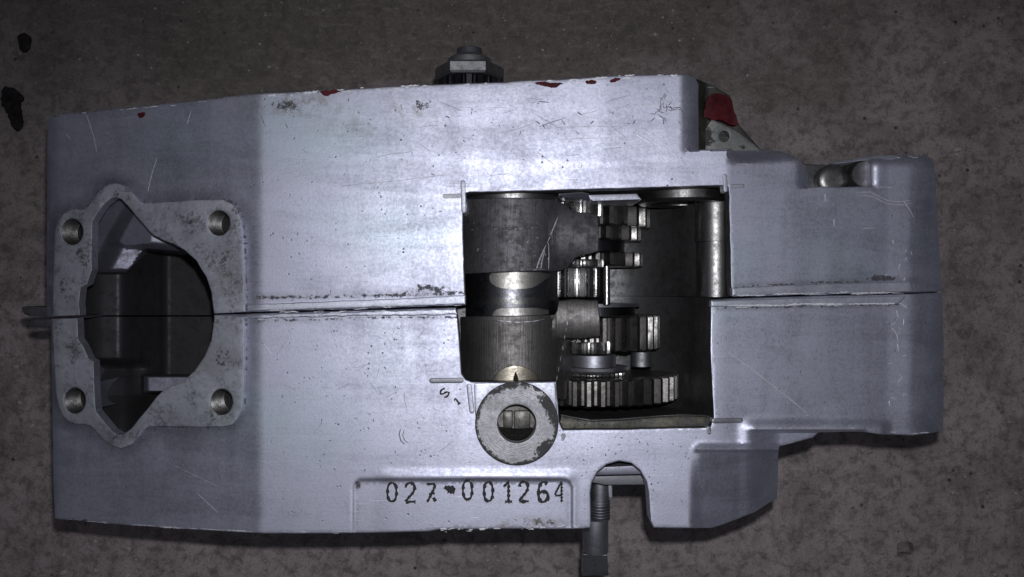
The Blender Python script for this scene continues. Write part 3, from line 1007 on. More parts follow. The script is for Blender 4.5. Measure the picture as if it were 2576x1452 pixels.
lathe('turned_glint_ring', [(0, .0150), (.0002, .0228), (.0006, .02275), (.0036, .0227), (.0036, .015)], (Xat(1288, ZA), Yat(768, ZA + .0226), H + ZA), 'Y', M['turned'], DR, 96, 30)  # slightly paler ring standing in for the reflection off turned grooves
lathe('drum_core', [(Yat(950, -.012), .0185), (Yat(500, -.012), .0185)], (Xat(1288, ZA), 0, H + ZA), 'Y', M['drum'], DR, 64, 30)
lathe('end_cap', [(0, .0235), (.003, .0238), (.0036, .022), (.0036, .004)], (Xat(1288, ZA), Yat(501, -.008), H + ZA), 'Y', M['alu_bore'], DR, 80, 30)

def smax(a, b, k=.0035):
    h = np.clip(.5 + .5 * (a - b) / k, 0, 1)
    return b * (1 - h) + a * h + k * h * (1 - h)
def fork_up_z(x, y):
    z = np.maximum(cyl(x, .0256), -.030)
    lobe = -.0330 + np.sqrt(np.clip(.0190 ** 2 - ((y - 592) * K) ** 2, 1e-9, None))
    z = smax(z, np.where(x > 1385, lobe, -.05))
    z += .0006 * ss(y, 573, 576) * (x < 1400) * np.clip(1 - np.abs(x - 1300) / 150, 0, 1)
    return z
FU = slab('shift_fork', [(1164, 505), (1180, 502), (1230, 498), (1290, 497), (1350, 499), (1398, 505), (1425, 515), (1437, 530), (1452, 534), (1480, 535), (1504, 541), (1507, 590), (1505, 632), (1490, 637), (1462, 643), (1446, 650), (1436, 664), (1424, 676), (1400, 682), (1300, 683), (1166, 689)],
          fork_up_z, M['fork'], ENG, thick=.006, r=2, grid=5, step=4, smooth=45)
FU['label'] = 'dark scuffed fork sleeve in the upper half of the window'
def fork_lo_z(x, y):
    z = np.maximum(cyl(x, .0256), -.034 - .0004 * np.clip(x - 1418, 0, 60))
    lobe = -.0330 + np.sqrt(np.clip(.0185 ** 2 - ((y - 800) * K) ** 2, 1e-9, None))
    z = smax(z, np.where((x > 1390) & (y < 853), lobe, -.05))
    return z
FL = slab('shift_fork', [(1158, 798), (1230, 795.5), (1300, 795), (1396, 792), (1402, 780), (1406, 757), (1440, 753), (1504, 756), (1509, 800), (1510, 846), (1480, 850), (1458, 853), (1455, 900), (1450, 1000), (1412, 1007), (1400, 1000), (1399, 966), (1162, 966)],
          fork_lo_z, M['fork_low'], ENG, thick=.006, r=2, grid=5, step=4, smooth=45)
FL['label'] = 'ground steel fork sleeve above the round boss'
# half round plunger showing through the sleeve
slab('plunger', [(1236, 966), (1240, 951), (1252, 936), (1270, 925), (1292, 920), (1315, 922), (1338, 931), (1354, 945), (1362, 966)], lambda x, y: cyl(x, .0263), M['brass'], FL, thick=.004, r=1, step=3, grid=6)
slab('index_mark', [(1289, 966), (1292, 948), (1297, 934), (1303, 948), (1307, 966)], lambda x, y: cyl(x, .02655), M['grime'], FL, thick=.003, r=.6, step=3)
zfu = lambda x, y: fork_up_z(x, y)
fs = [([(1350, 676), (1357, 655), (1366, 634), (1374, 616)], 3.4, 1), ([(1361, 676), (1364, 655), (1371, 630)], 2.4, 1), ([(1380, 678), (1381, 645), (1380, 612)], 2.4, 1), ([(1376, 614), (1390, 580), (1404, 545)], 2.6, 1),
      ([(1504, 584), (1501, 602), (1499, 624)], 4, 1), ([(1198, 640), (1200, 660), (1205, 682)], 1.2, 1), ([(1455, 642), (1480, 638), (1503, 634)], 1.6, 1)]
for k in range(170):
    q = k % 5
    if q == 0: x, y, a_, l_ = random.gauss(1285, 34), 571 + random.gauss(2, 2) + abs(random.gauss(0, 3)), random.uniform(-.2, .2), random.uniform(3, 9)
    elif q == 1: x, y, a_, l_ = random.gauss(1310, 38), 679 + random.gauss(0, 2.2), random.uniform(-.3, .3), random.uniform(3, 12)
    elif q == 2: x, y, a_, l_ = random.gauss(1292, 14), random.uniform(586, 680), 1.57, random.uniform(3, 8)
    elif q == 3: x, y, a_, l_ = random.gauss(1325, 18), random.uniform(590, 680), random.gauss(1.57, .5), random.uniform(3, 7)
    else: x, y, a_, l_ = random.uniform(1190, 1400), random.uniform(515, 675), random.uniform(0, 3.1), random.uniform(2, 5)
    fs.append(([(x, y), (x + l_ * math.cos(a_) * .5, y + l_ * math.sin(a_) * .5), (x + l_ * math.cos(a_), y + l_ * math.sin(a_))], random.uniform(.8, 1.7), 1))
fs = [f for f in fs if all(1172 < x < 1502 and 503 < y < 681 for x, y in f[0])]
ribbons('worn_edge', fs, zfu, M['scratch_and_glint'], FU, .00012, 'stuff')
st = []
for yy in (807, 822, 843, 868, 895, 922, 945):
    x0 = 1428 - (yy - 807) * .19
    st.append(([(x0, yy), (x0 - 1.5, yy + 13)], 2.0, 1))
st.append(([(1458, 790), (1480, 790), (1506, 788)], 1.8, 1))
st.append(([(1240, 803), (1270, 809), (1300, 811), (1340, 809), (1370, 803)], 2.0, 1))
ribbons('worn_edge', st, lambda x, y: fork_lo_z(x, y), M['scratch_and_glint'], FL, .00015, 'stuff')

# ------------------------------------------------------------------ gears and shafts
GZ = -.068
gear('gear', 1488, GZ, .0450, 42, 955, 1024, GZ + .040, M['gear'], .0036, .2)
gear('gear', 1486, GZ, .0362, 36, 797, 886, GZ + .034, M['gear'], .0034, .55)
gear('gear', 1478, GZ, .0330, 25, 515, 566, GZ + .031, M['gear'], .0040, .1)
gear('gear', 1478, GZ, .0283, 25, 566, 602, GZ + .027, M['gear'], .0036, .1)
gear('gear', 1478, GZ, .0290, 25, 633, 669, GZ + .027, M['gear'], .0036, .35)
xs_ = Xat(1478, GZ)
lathe('gear_collar', [(Yat(632, -.05), .0195), (Yat(601, -.05), .0195)], (xs_, 0, H + GZ), 'Y', M['black_steel'], ENG, 48)
lathe('gear_shaft', [(Yat(1020, GZ), .0105), (Yat(505, GZ), .0105)], (xs_, 0, H + GZ), 'Y', M['black_steel'], ENG, 40)
lathe('thrust_washer', [(Yat(773, -.045), .0290), (Yat(765, -.045), .0290)], (Xat(1470, GZ), 0, H + GZ), 'Y', M['shaft'], ENG, 64)
lathe('gear_collar', [(Yat(796, -.05), .0225), (Yat(774, -.05), .0225)], (Xat(1490, GZ), 0, H + GZ), 'Y', M['black_steel'], ENG, 48)
# upper pinion shaft
PZ = -.036
gear('pinion', 1452, PZ, .0112, 14, 673, 748, PZ + .011, M['gear_bright'], .0024, .3, tip=.34)
gear('pinion', 1462, PZ, .0105, 18, 505, 541, PZ + .010, M['gear_bright'], .0022, .2)
gear('pinion', 1464, PZ, .0108, 20, 652, 671, PZ + .010, M['gear_bright'], .002, .1)
gear('splined_hub', 1482, PZ - .004, .0110, 18, 861, 891, PZ + .004, M['gear_bright'], .002, .2)
lathe('gear_collar', [(Yat(922, -.04), .0112), (Yat(893, -.04), .0112)], (Xat(1494, -.04), 0, H - .042), 'Y', M['shaft'], ENG, 40)
lathe('thrust_washer', [(Yat(936, -.04), .0165), (Yat(931, -.04), .0172), (Yat(924, -.04), .0165)], (Xat(1500, -.04), 0, H - .047), 'Y', M['shaft'], ENG, 56)
gear('splined_hub', 1492, -.048, .0165, 34, 939, 950, -.035, M['gear_bright'], .0012, .2)
lathe('selector_rod', [(Yat(766, -.03), .0017), (Yat(670, -.03), .0017)], (Xat(1527, -.03), 0, H - .031), 'Y', M['gear_bright'], ENG, 20)
lathe('selector_rod', [(Yat(922, -.05), .0052), (Yat(886, -.05), .0052)], (Xat(1614, -.052), 0, H - .052), 'Y', M['worn_shaft'], ENG, 32)

# ------------------------------------------------------------------ round boss with hole
ZB = .0017
cxb, cyb, _ = P(1300, 1066, ZB)
def boss_grime(x, y):
    d = np.hypot(x - 1300, y - 1066); a = np.degrees(np.arctan2(y - 1066, x - 1300))
    g = np.clip((d - 84) / 18, 0, 1) * .75
    g = np.maximum(g, np.clip((d - 66) / 20, 0, 1) * .95 * np.clip(1.2 - np.abs(a + 25) / 42, 0, 1))
    g = np.maximum(g, np.clip((d - 66) / 20, 0, 1) * .95 * np.clip(1.2 - np.abs(a - 42) / 26, 0, 1))
    g = np.maximum(g, np.clip((d - 78) / 18, 0, 1) * .85 * np.clip(1.2 - np.abs(a + 105) / 55, 0, 1))
    return g
slab('square_lug', [(1193, 964), (1300, 962.5), (1396, 961.5), (1399, 1000), (1403, 1056), (1399, 1076), (1378, 1128), (1340, 1152), (1300, 1160), (1260, 1152), (1222, 1128), (1200, 1076), (1194, 1030)], lambda x, y: z_lo(x, y) + .0010, M['alu_lip'], LO, thick=.004, r=2.5, grid=7, step=5, jit=.5,
     attrs={'grime': lambda x, y: np.full_like(x, .12), 'film': lambda x, y: near(x, y, circle(1300, 1066, 108, 40), 9, .8)}, holes=[circle(1300, 1066, 60, 40)])
HB = slab('hole_boss', circle(1300, 1066, 105, 90), lambda x, y: z_lo(np.full_like(x, 1300.), y) + .0026, M['ring'], LO, thick=.0045, r=2.2,
     holes=[circle(1300, 1066, 48, 48)], step=4, grid=5, attrs={'grime': boss_grime}, smooth=40)
# turned grooves on the boss face
gnt = M['ring'].node_tree; gg = G(gnt)
mp = gg.map((1, 1, 1), (0, 0, 0), (-cxb, -cyb, 0))
sp = gg.n('ShaderNodeSeparateXYZ'); gg.link(mp, sp.inputs[0])
rad = gg.math('SQRT', gg.math('ADD', gg.math('MULTIPLY', sp.outputs[0], sp.outputs[0]), gg.math('MULTIPLY', sp.outputs[1], sp.outputs[1])))
cb = gg.n('ShaderNodeCombineXYZ'); gg.link(rad, cb.inputs[0]); gg.link(gg.math('MULTIPLY', gg.math('ARCTAN2', sp.outputs[1], sp.outputs[0]), .0006), cb.inputs[1])
wv = gg.noise(2300, 3, .6, cb.outputs[0])
bs = gnt.nodes['Principled BSDF']
old = bs.inputs['Normal'].links[0].from_socket
gg.link(gg.bump(wv, .5, .00025, old), bs.inputs['Normal'])
lathe('bore', [(.0005, .0088), (-.012, .0088), (-.0125, .0086), (-.0128, .0004)], (cxb, cyb, H + ZB), 'Z', M['insert'], LO, 48, 30, close=False)
box('bore_insert', 1266, 1290, 1034, 1078, -.0125, -.0085, M['insert'], LO)
box('bore_insert', 1293, 1334, 1034, 1080, -.0125, -.0090, M['insert'], LO)
slab('caked_dirt', [(1252, 1078), (1270, 1075), (1300, 1080), (1332, 1076), (1350, 1079), (1345, 1094), (1328, 1110), (1300, 1117), (1272, 1110), (1256, 1094)], lambda x, y: -.0086 + .0010 * np.sin(x * .31) * np.sin(y * .37), M['grime'], LO, thick=.004, r=4, grid=4, step=4, jit=2, jfreq=.08)

# ------------------------------------------------------------------ web plate, pocket details on the upper half
slab('web_plate', [(1700, 195), (1757, 200), (1800, 219), (1838, 243), (1846, 290), (1862, 318), (1915, 378), (1925, 392), (1700, 392)],
     lambda x, y: -.016 - .010 * ss(x, 1740, 1780) - .00002 * np.clip(x - 1800, 0, 200) - .010 * ss(-(x - 1790) * .78 + (y - 300) * .9, 6, -4) * (x > 1770), M['olive'], UP, bottom=-H + .001, r=2, grid=6, step=5, jit=.6,
     holes=[], attrs={'grime': lambda x, y: np.maximum(blob(x, y, 1770, 330, 60, 70, .75), blob(x, y, 1870, 368, 20, 8, .7)), 'oil': lambda x, y: np.full_like(x, .3)})
wz = lambda x, y: -.0255 - .00002 * np.clip(x - 1800, 0, 200)
slab('web_rib', [(1768, 372), (1770, 330), (1790, 302), (1798, 303), (1856, 331), (1916, 378), (1916, 390), (1768, 390)], wz, mat_alu('web_aluminium', (0.30, 0.30, 0.29), (0.15, 0.15, 0.145), .6, .9, .6, mottle=.4), UP, thick=.004, r=1.5, grid=6, step=4,
     holes=[circle(1822, 343, 13, 20, 14)], attrs={'grime': lambda x, y: np.maximum(blob(x, y, 1775, 345, 34, 50, .8), blob(x, y, 1868, 369, 22, 9, .8))})
lathe('rivet_hole', [(0, .0031), (-.005, .0030), (-.0052, .0003)], (P(1822, 343, -.0262)[0], P(1822, 343, -.0262)[1], H - .0262), 'Z', M['grime'], UP, 24, 30, close=False)
slab('paint_patch', chaikin([(1778, 246), (1800, 232), (1840, 244), (1846, 275), (1855, 300), (1856, 316), (1840, 316), (1815, 300), (1796, 303), (1780, 296), (1770, 298), (1772, 280)], 1), lambda x, y: -.0248 - .006 * ss(x, 1785, 1850), M['red'], UP, thick=.003, r=1, jit=2.2, jfreq=.08, grid=6, step=3)
slab('housing_floor', [(2020, 412), (2080, 416), (2096, 410), (2120, 405), (2165, 398), (2230, 394), (2230, 500), (2020, 500)], lambda x, y: -.034 - .0 * x, M['alu_oily'], UP, bottom=-H + .001, r=2, step=5, grid=8)
lathe('bolt_boss', [(-.02, .0075), (-.001, .0075), (0, .0066), (.0004, .004), (.0004, .0003)], (P(2098, 452, -.027)[0], P(2098, 452, -.027)[1], H - .027), 'Z', M['alu_bore'], UP, 36, 40, close=False)
lathe('bolt_column', [(-.03, .0072), (-.0015, .0072), (0, .0060), (0, .0003)], (P(2172, 440, -.020)[0], P(2172, 440, -.020)[1], H - .018), 'Z', M['alu_bore'], UP, 36, 40, close=False)
slab('chipped_rim', chaikin([(2085, 412), (2110, 404), (2150, 398), (2190, 392.5), (2240, 390), (2262, 391), (2250, 401), (2225, 405), (2190, 402), (2150, 406), (2110, 412)], 1), lambda x, y: -.0125 - .00015 * np.clip(2200 - x, 0, 200) + .00012 * (y - 400), M['alu_lip'], UP, thick=.012, r=2, jit=1.2, jfreq=.06, step=4, grid=6)

# ------------------------------------------------------------------ output shaft with nut (top)
NZ = -.046
nx = Xat(1181, NZ)
OS = lathe('output_shaft', [(Yat(260, -.03), .0125), (Yat(181, -.03), .0125)], (nx, 0, H + NZ), 'Y', M['black_steel'], ENG, 40)
prof = []
ya, yb = Yat(127, -.036), Yat(108, -.036)
nth = 4
for i in range(nth):
    t = ya + (yb - ya) * i / nth; s_ = (yb - ya) / nth
    f = 1 - .05 * (i / nth)
    prof += [(t, .0058 * f), (t + s_ * .5, .0066 * f), (t + s_ * .98, .0058 * f)]
prof += [(yb, .0052), (yb + .0001, .0004)]
lathe('threaded_end', prof, (nx, 0, H + NZ), 'Y', M['shaft'], OS, 40, 20, close=False)
y1_, y2_ = Yat(149, -.033), Yat(127, -.034)
lathe('collar', [(y1_ - .001, .0116), (y1_ + .0006, .0114), (y1_ + (y2_ - y1_) * .65, .0110), (y2_, .0088), (y2_, .003)], (nx, 0, H + NZ), 'Y', M['worn_shaft'], OS, 56, 25)
hexr = [(nx + .0173 * math.sin(math.radians(60 * i + 30)), H + NZ + .0173 * math.cos(math.radians(60 * i + 30))) for i in range(6)]
prism_y('hex_nut', hexr, Yat(181, -.031), Yat(149, -.031), M['nut_face'], OS, .0010, 20, .95, (nx, H + NZ))
gear_r = gear_ring(nx, H + NZ, .0150, 16, .0016, .1)
prism_y('splined_end', gear_r, Yat(240, -.03), Yat(181, -.03) - .0002, M['black_steel'], OS, .0004, 25, .98, (nx, H + NZ))
box('lock_plate', 1100, 1266, 172, 232, -.062, -.044, M['black_steel'], OS, .003)

# ------------------------------------------------------------------ gear change shaft (bottom)
SZ = -.034
sx = Xat(1509, SZ)
SH = lathe('gear_change_shaft', [(Yat(1268, SZ), .0042), (Yat(1262, SZ), .0044), (Yat(1205, SZ), .0044)], (sx, 0, H + SZ), 'Y', M['shaft'], ENG, 36)
prof = []
ya, yb = Yat(1313, SZ + .004), Yat(1262, SZ + .004)
nt_ = 7
for i in range(nt_):
    t = ya + (yb - ya) * i / nt_; s_ = (yb - ya) / nt_
    prof += [(t, .0037), (t + s_ * .3, .0050), (t + s_ * .6, .0050), (t + s_ * .95, .0037)]
lathe('thread', prof, (sx, 0, H + SZ), 'Y', M['shaft'], SH, 36, 20)
sx2 = Xat(1498, SZ)
lathe('shaft_barrel', [(Yat(1397, SZ + .005), .0061), (Yat(1395, SZ + .005), .0063), (Yat(1312, SZ + .005), .0063), (Yat(1310, SZ + .005), .0058)], (sx2, 0, H + SZ), 'Y', M['shaft'], SH, 44)
slab('flattened_tip', [(1467, 1394), (1528, 1396), (1531, 1448), (1512, 1450), (1500, 1446), (1466, 1450)], lambda x, y: -.0285 - .00016 * (y - 1394) + .00004 * (x - 1500), M['worn_shaft'], SH, thick=.009, r=3, grid=6, step=4, jit=.5)
# inner wall seen through the notch
slab('notch_ledge', [(1492, 1176), (1624, 1170), (1624, 1193), (1496, 1196)], flat(-.009), M['alu_ledge'], LO, thick=.02, r=2, step=5)
slab('notch_ledge', chaikin([(1486, 1196), (1514, 1191), (1624, 1189), (1640, 1216), (1626, 1220), (1486, 1220)], 1), flat(-.020), M['slot'], LO, thick=.03, r=2, step=5, jit=.8)
slab('shaft_bracket', [(1530, 1216), (1540, 1216), (1541, 1250), (1538, 1256), (1532, 1252)], flat(-.026), M['shaft'], LO, thick=.01, r=1, step=4)

# ------------------------------------------------------------------ stamped characters
GLY = {
    '0': [[(.5, 0), (.15, .12), (.05, .35), (.05, .68), (.18, .92), (.5, 1), (.82, .92), (.95, .68), (.95, .35), (.85, .12), (.5, 0)]],
    '1': [[(.1, .28), (.35, .2), (.6, 0), (.6, 1)], [(.25, 1), (.95, 1)]],
    '2': [[(.08, .25), (.15, .08), (.45, 0), (.8, .06), (.92, .26), (.82, .48), (.3, .8), (.06, .97)], [(.06, .98), (.98, .98)]],
    '7': [[(.05, .06), (.95, .04), (.62, .5), (.12, 1.0)], [(.28, .60), (.85, .52)], [(.70, .75), (.92, .95)]],
    '6': [[(.85, .12), (.55, .0), (.25, .1), (.08, .4), (.08, .75), (.25, .97), (.6, 1), (.9, .85), (.92, .62), (.7, .48), (.3, .5), (.1, .62)]],
    '4': [[(.95, 0), (.5, .3), (.05, .68), (.98, .68)], [(.9, .05), (.92, 1.0)]],
    '-': [[(.0, .1), (.3, .35), (.7, .45), (1, .6)], [(.2, .3), (.9, .3)], [(.3, .6), (.95, .75)]],
    'S': [[(.92, .15), (.6, 0), (.2, .06), (.05, .25), (.2, .45), (.75, .55), (.95, .75), (.8, .95), (.4, 1), (.05, .86)]],
}
def stamp(ch, x0, y0, x1, y1, wd, name='digit', rot=0.0):
    st_ = []
    mx, my = (x0 + x1) / 2, (y0 + y1) / 2
    for s in GLY[ch]:
        pts = []
        for u, v in chaikin(s, 1, False):
            x, y = x0 + u * (x1 - x0), y0 + v * (y1 - y0)
            dx_, dy_ = x - mx, y - my
            pts.append((mx + dx_ * math.cos(rot) - dy_ * math.sin(rot), my + dx_ * math.sin(rot) + dy_ * math.cos(rot)))
        st_.append((pts, wd * 1.85, 0))
    V, F = ribbon_mesh(st_, z_lo, .00010)
    V2, F2 = ribbon_mesh([([(a + 1.9, b + 2.3) for a, b in p], w_ * .8, 0) for p, w_, _ in st_], z_lo, .00006)  # pale offset copy of each stroke, a painted highlight on its edge
    k = len(V)
    V += V2; nF = len(F); F += [tuple(i + k for i in f) for f in F2]
    me = mesh_from(name, V, F, False)
    o = link(name, me, [M['dark'], M['scratch_and_glint']], LO, 60)
    me.polygons.foreach_set('material_index', [0] * nF + [1] * (len(F) - nF))
    return o
for ch, a, b, c, d, wd in (('0', 974, 1214, 999, 1263, 4.0), ('2', 1019, 1215, 1046, 1264, 4.4), ('7', 1072, 1216, 1098, 1264, 4.2), ('-', 1118, 1223, 1145, 1242, 7),
                           ('0', 1164, 1208, 1189, 1258, 4.0), ('0', 1217, 1212, 1241, 1262, 4.2), ('1', 1264, 1210, 1290, 1263, 4.2), ('2', 1305, 1212, 1331, 1263, 4.6), ('6', 1353, 1212, 1381, 1264, 4.8), ('4', 1394, 1212, 1415, 1264, 3.6)):
    stamp(ch, a, b, c, d, wd)
stamp('S', 1109, 978, 1128, 1000, 2.9, 'stamped_letter', -.75)
stamp('1', 1143, 1000, 1155, 1018, 2.2, 'stamped_letter', -.6)

# ------------------------------------------------------------------ surface wear: red paint, scratches, grime
for poly, zf, par in (([(800, 229), (830, 226), (862, 228), (850, 234), (835, 236), (826, 243), (815, 240)], z_up, UP), ([(1340, 206), (1380, 207), (1420, 209), (1408, 215), (1392, 222), (1372, 218), (1350, 213)], z_up, UP),
                      ([(1470, 204), (1492, 200), (1504, 206), (1490, 213), (1474, 211)], z_up, UP), ([(1533, 202), (1556, 194), (1562, 200), (1548, 208), (1538, 208)], z_up, UP), ([(344, 285), (366, 282), (364, 292), (350, 299)], z_up, UP)):
    patch('paint_patch', poly, zf, M['red'], par, jit=2.6)

def squig(x0, y0, n, ln, ang, wob):
    pts = [(x0, y0)]
    a = ang
    for _ in range(n):
        a += random.uniform(-wob, wob)
        pts.append((pts[-1][0] + ln * math.cos(a), pts[-1][1] + ln * math.sin(a)))
    return pts
up_s = [([(208, 282), (219, 293), (228, 320), (236, 345), (244, 385)], 2.4, 1), ([(165, 335), (178, 351)], 2, 1), ([(395, 398), (384, 430), (376, 462), (372, 482)], 2.6, 1),
        ([(1600, 325), (1650, 360), (1720, 402)], 2.4, 1), ([(1612, 322), (1680, 365)], 2, 1), ([(1596, 335), (1640, 362)], 3, 1), ([(1625, 330), (1665, 352)], 2, 1),
        ([(1405, 352), (1470, 349), (1540, 347)], 1.8, 1), ([(1360, 324), (1480, 318), (1570, 318)], 1.4, 1), ([(840, 470), (1000, 455), (1120, 440)], 1.4, 1),
        ([(1400, 560 - 140), (1350, 380)], 1.2, 1), ([(480, 280), (470, 315)], 1.5, 1), ([(2060, 510), (2068, 522)], 1, 1),
        ([(2142, 488), (2164, 484), (2190, 483), (2206, 492), (2232, 504), (2262, 508), (2300, 503)], 2, 1), ([(2148, 494), (2180, 492), (2200, 496), (2228, 512), (2266, 516), (2304, 509)], 1.8, 1),
        ([(2076, 488), (2077, 508)], 4, 1), ([(2098, 552), (2099, 570)], 4, 1), ([(2168, 575), (2202, 573)], 2, 1), ([(2208, 470), (2250, 472)], 2, 1),
        ([(1970, 510), (1985, 540)], 1, 1), ([(2270, 500), (2290, 530), (2300, 550)], 1.6, 1)]
for k in range(26):
    up_s.append((squig(random.uniform(700, 1600), random.uniform(240, 460), random.randint(2, 5), random.uniform(8, 22), random.choice((-.15, .6, 2.9)) + random.uniform(-.2, .2), .12), random.uniform(.8, 1.6), 1))
for k in range(10):
    up_s.append((squig(random.uniform(2230, 2300), random.uniform(600, 700), 2, 5, random.uniform(0, 3), .6), random.uniform(2, 3.4), 1))
ribbons('scratches', up_s, z_up, M['scratch_and_glint'], UP, .00010, 'stuff')
up_d = [([(1210, 420), (1240, 432), (1270, 444)], 2.2, 1), ([(1090, 590), (1165, 585)], 1.4, 1), ([(1085, 630), (1165, 622)], 1.6, 1), ([(1080, 648), (1165, 643)], 1.3, 1), ([(1661, 250), (1664, 285)], 1.2, 1),
        ([(1355, 320), (1395, 305), (1420, 298)], 1.5, 1), ([(1352, 255), (1382, 258)], 2, 1), ([(656, 290), (668, 320)], 1.6, 1)]
for k in range(20):     # cracked skin near the top right corner and along the edge
    up_d.append((squig(random.gauss(1672, 18), random.gauss(278, 26), random.randint(2, 4), random.uniform(5, 9), random.uniform(0, 6.3), 1.0), random.uniform(1.2, 2.2), 1))
for k in range(46):
    up_d.append((squig(random.uniform(680, 1720), random.uniform(250, 740) if k % 2 else random.uniform(240, 330), 2, random.uniform(3, 8), random.choice((.6, 2.2, 1.4)) + random.uniform(-.4, .4), .3), random.uniform(1.4, 2.8), 1))
up_d = [s for s in up_d if not any(1155 < x < 1850 and y > 440 for x, y in s[0])]
ribbons('dark_nicks', up_d, z_up, M['nickd'], UP, .00009, 'stuff')
lo_s = [([(1808, 868), (1900, 935), (2000, 1014), (2046, 1054)], 2.2, 1), ([(495, 1240), (548, 1290)], 1.6, 1), ([(2255, 762), (2268, 764), (2283, 775)], 4.5, 1), ([(1890, 860), (1912, 868)], 1.6, 1),
        ([(2256, 780), (2260, 800)], 4, 1), ([(2240, 820), (2256, 840), (2260, 860)], 2.2, 1), ([(2258, 865), (2262, 885)], 4, 1), ([(2262, 940), (2270, 950), (2258, 962)], 3, 1), ([(660, 860), (690, 900)], 1.6, 1),
        ([(415, 1160), (560, 1230)], 1.0, 1), ([(1960, 890), (1966, 930)], 1, 1)]
for k in range(22):
    lo_s.append((squig(random.uniform(2236, 2275), random.uniform(790, 1010), 2, random.uniform(4, 8), random.uniform(0, 3), .6), random.uniform(1.6, 3), 1))
for k in range(22):
    lo_s.append((squig(random.uniform(690, 1150), random.uniform(820, 1180), random.randint(2, 4), random.uniform(8, 18), random.uniform(0, 3.1), .15), random.uniform(.8, 1.4), 1))
ribbons('scratches', lo_s, z_lo, M['scratch_and_glint'], LO, .00010, 'stuff')
lo_d = [([(1008, 1078), (1004, 1092), (1008, 1108), (1020, 1120)], 2.4, 1), ([(1017, 1080), (1013, 1096), (1018, 1108), (1028, 1116)], 1.8, 1), ([(1803, 1056), (1840, 1060)], 8, 1)]
for k in range(60):
    lo_d.append((squig(random.uniform(690, 1140) if k % 3 else random.uniform(1420, 1760), random.uniform(820, 1190) if k % 3 else random.uniform(1095, 1180), 2, random.uniform(2, 5), random.uniform(0, 3.1), .5), random.uniform(1.6, 3), 1))
for k in range(14):
    lo_d.append((squig(random.uniform(1830, 2220), random.uniform(790, 1050), 2, random.uniform(3, 6), random.uniform(0, 3.1), .5), random.uniform(1.2, 2.2), 1))
ribbons('dark_nicks', lo_d, z_lo, M['nickd'], LO, .00009, 'stuff')

# chipped bright edges
def along(pts, n, spread, ln, wd):
    out = []
    p = resample(pts, 3.0, closed=False)
    for _ in range(n):
        i = random.randrange(len(p) - 4)
        k = min(len(p) - 1, i + max(2, int(random.uniform(*ln) / 3)))
        off = random.gauss(0, spread)
        q = [(a + random.uniform(-.6, .6), b + off + random.uniform(-1.1, 1.1)) for a, b in p[i:k]]
        if len(q) > 1:
            out.append((q, random.uniform(*wd), 1))
    return out
ch = along([(660, 239), (900, 227), (1100, 217), (1270, 211), (1400, 204), (1600, 193), (1720, 192)], 85, 2.2, (8, 40), (1.2, 3.6))
ch += along([(150, 291), (400, 267), (640, 241)], 10, 1.5, (6, 30), (1, 2.2))
ch += along([(630, 775), (900, 768), (1165, 760)], 46, 4.5, (10, 60), (.8, 2.4))
ch += along([(1850, 744), (2050, 739), (2300, 734)], 26, 1.6, (20, 80), (.8, 2.2))
ch += along([(2200, 394), (2320, 395)], 8, 2, (8, 24), (1, 2.4))
ribbons('edge_chips', ch, lambda x, y: z_up(x, y) + np.where((y > 700), .0021, 0), M['chip'], UP, .00012, 'stuff')
ch = along([(620, 796), (900, 789), (1148, 783)], 40, 4, (10, 60), (.8, 2.4))
ch += along([(1792, 771), (2000, 767), (2255, 764)], 36, 1.2, (30, 110), (1.0, 2.6))
ch += along([(1080, 1334), (1250, 1328), (1470, 1326)], 34, 2.2, (5, 22), (1.0, 3.0))
ch += along([(170, 1307), (400, 1325), (660, 1339), (900, 1339)], 30, 1.0, (10, 60), (.7, 1.5))
ch += along([(2200, 1090), (2340, 1089)], 8, 1.5, (10, 40), (1, 2.2))
ch += along([(1792, 800), (1792, 960)], 8, 2, (10, 50), (.8, 2.0))
ribbons('edge_chips', ch, lambda x, y: z_lo(x, y) + np.where((y > 700) & (y < 806), .0018, 0), M['chip'], LO, .00012, 'stuff')

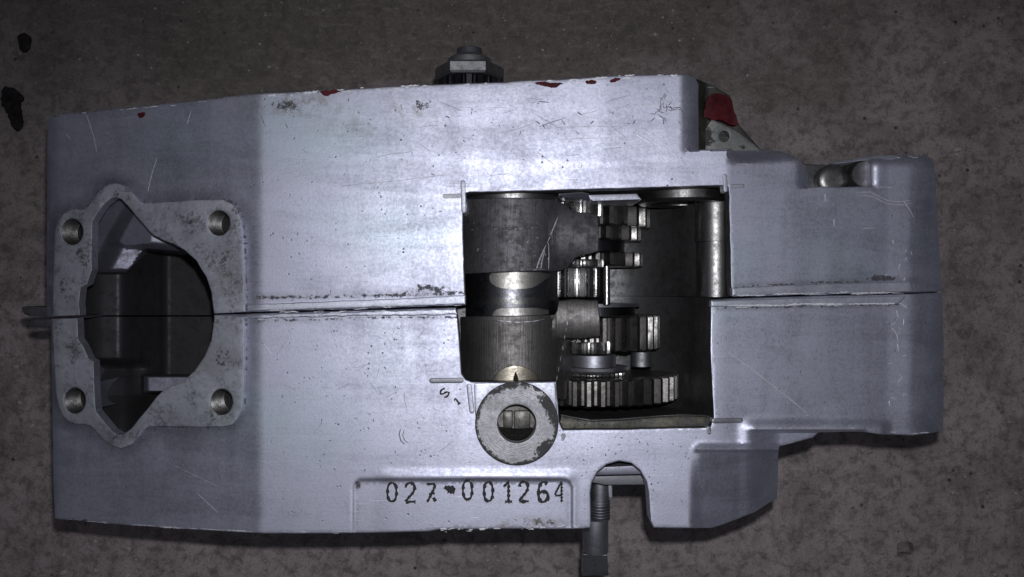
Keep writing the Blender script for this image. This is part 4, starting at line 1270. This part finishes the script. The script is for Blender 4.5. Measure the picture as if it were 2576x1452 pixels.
# ------------------------------------------------------------------ loose things on the floor
def lump(name, outline, hgt, mat, seed):
    pts = chaikin(outline, 1)
    cx_ = sum(p[0] for p in pts) / len(pts); cy_ = sum(p[1] for p in pts) / len(pts)
    rr = max(math.hypot(p[0] - cx_, p[1] - cy_) for p in pts)
    def zf(x, y):
        d = np.hypot(x - cx_, y - cy_) / rr
        nn = np.array([mnoise.noise(Vector((a * .09, b * .09, seed))) for a, b in zip(x, y)])
        return FZ + hgt * (1 - .6 * d) * (1 + .7 * nn)
    return slab(name, pts, zf, mat, None, bottom=FZ + .0004, r=3, jit=4, jfreq=.09, grid=6, step=4, seed=seed)
o = lump('debris_clump', [(2, 225), (16, 217), (34, 220), (46, 232), (58, 240), (55, 254), (46, 258), (52, 290), (58, 312), (50, 330), (38, 332), (26, 306), (14, 280), (3, 258)], .004, M['debris'], 1.0)
o['label'] = 'long black clump of debris on the floor left of the crankcase'; o['category'] = 'debris'; o['group'] = 'dark debris on the floor'
o = lump('debris_clump', [(44, 88), (60, 83), (74, 86), (78, 104), (74, 126), (62, 134), (50, 124), (46, 106)], .003, M['debris'], 4.0)
o['label'] = 'small dark flake of debris near the upper left corner of the photo'; o['category'] = 'debris'; o['group'] = 'dark debris on the floor'

V = []; F = []
def pebble(px, py, r):
    c = P(px, py, FZ); b = len(V)
    n = 6
    for k, (hh, f) in enumerate(((.0, 1.0), (.55, .85), (.95, .35))):
        for i in range(n):
            a = 2 * math.pi * i / n + random.uniform(-.3, .3)
            q = r * f * random.uniform(.65, 1.2)
            V.append((c[0] + q * math.cos(a), c[1] + q * math.sin(a) * .8, H + FZ + r * .7 * hh + .0001))
    for j in range(2):
        for i in range(n):
            k = (i + 1) % n
            F.append((b + j * n + i, b + j * n + k, b + (j + 1) * n + k, b + (j + 1) * n + i))
    F.append(tuple(b + 2 * n + i for i in range(n)))
for (px, py, r) in ((2408, 375, .0032), (2407, 388, .0018), (1365, 126, .0011), (1880, 190, .0012), (2397, 1239, .0013), (2586, 1188, .0012), (2112, 1318, .0013), (2113, 1352, .0014), (240, 1465 - 30, .002), (160, 1445 - 5, .003),
                    (320, 1455 - 5, .0022), (82, 1070, .0022), (50, 1012, .002), (40, 922, .002), (1585, 270 - 45, .001), (2224, 1416, .0012), (2502, 1446, .0015), (2540, 650, .0012), (2395, 700, .0011), (325, 1380, .0022), (240, 1362, .0018), (160, 1395, .0016)):
    pebble(px, py, r)
for k in range(900):
    px, py = random.uniform(-120, 2700), random.uniform(-80, 1530)
    if 110 < px < 2390 and 180 < py < 1350:
        continue
    pebble(px, py, abs(random.gauss(.0002, .0004)) + .00022)
gr = link('floor_grit', mesh_from('floor_grit', V, F), M['grit'], None, 40)
gr['kind'] = 'stuff'; gr['label'] = 'pale grit scattered over the concrete floor'; gr['category'] = 'grit'
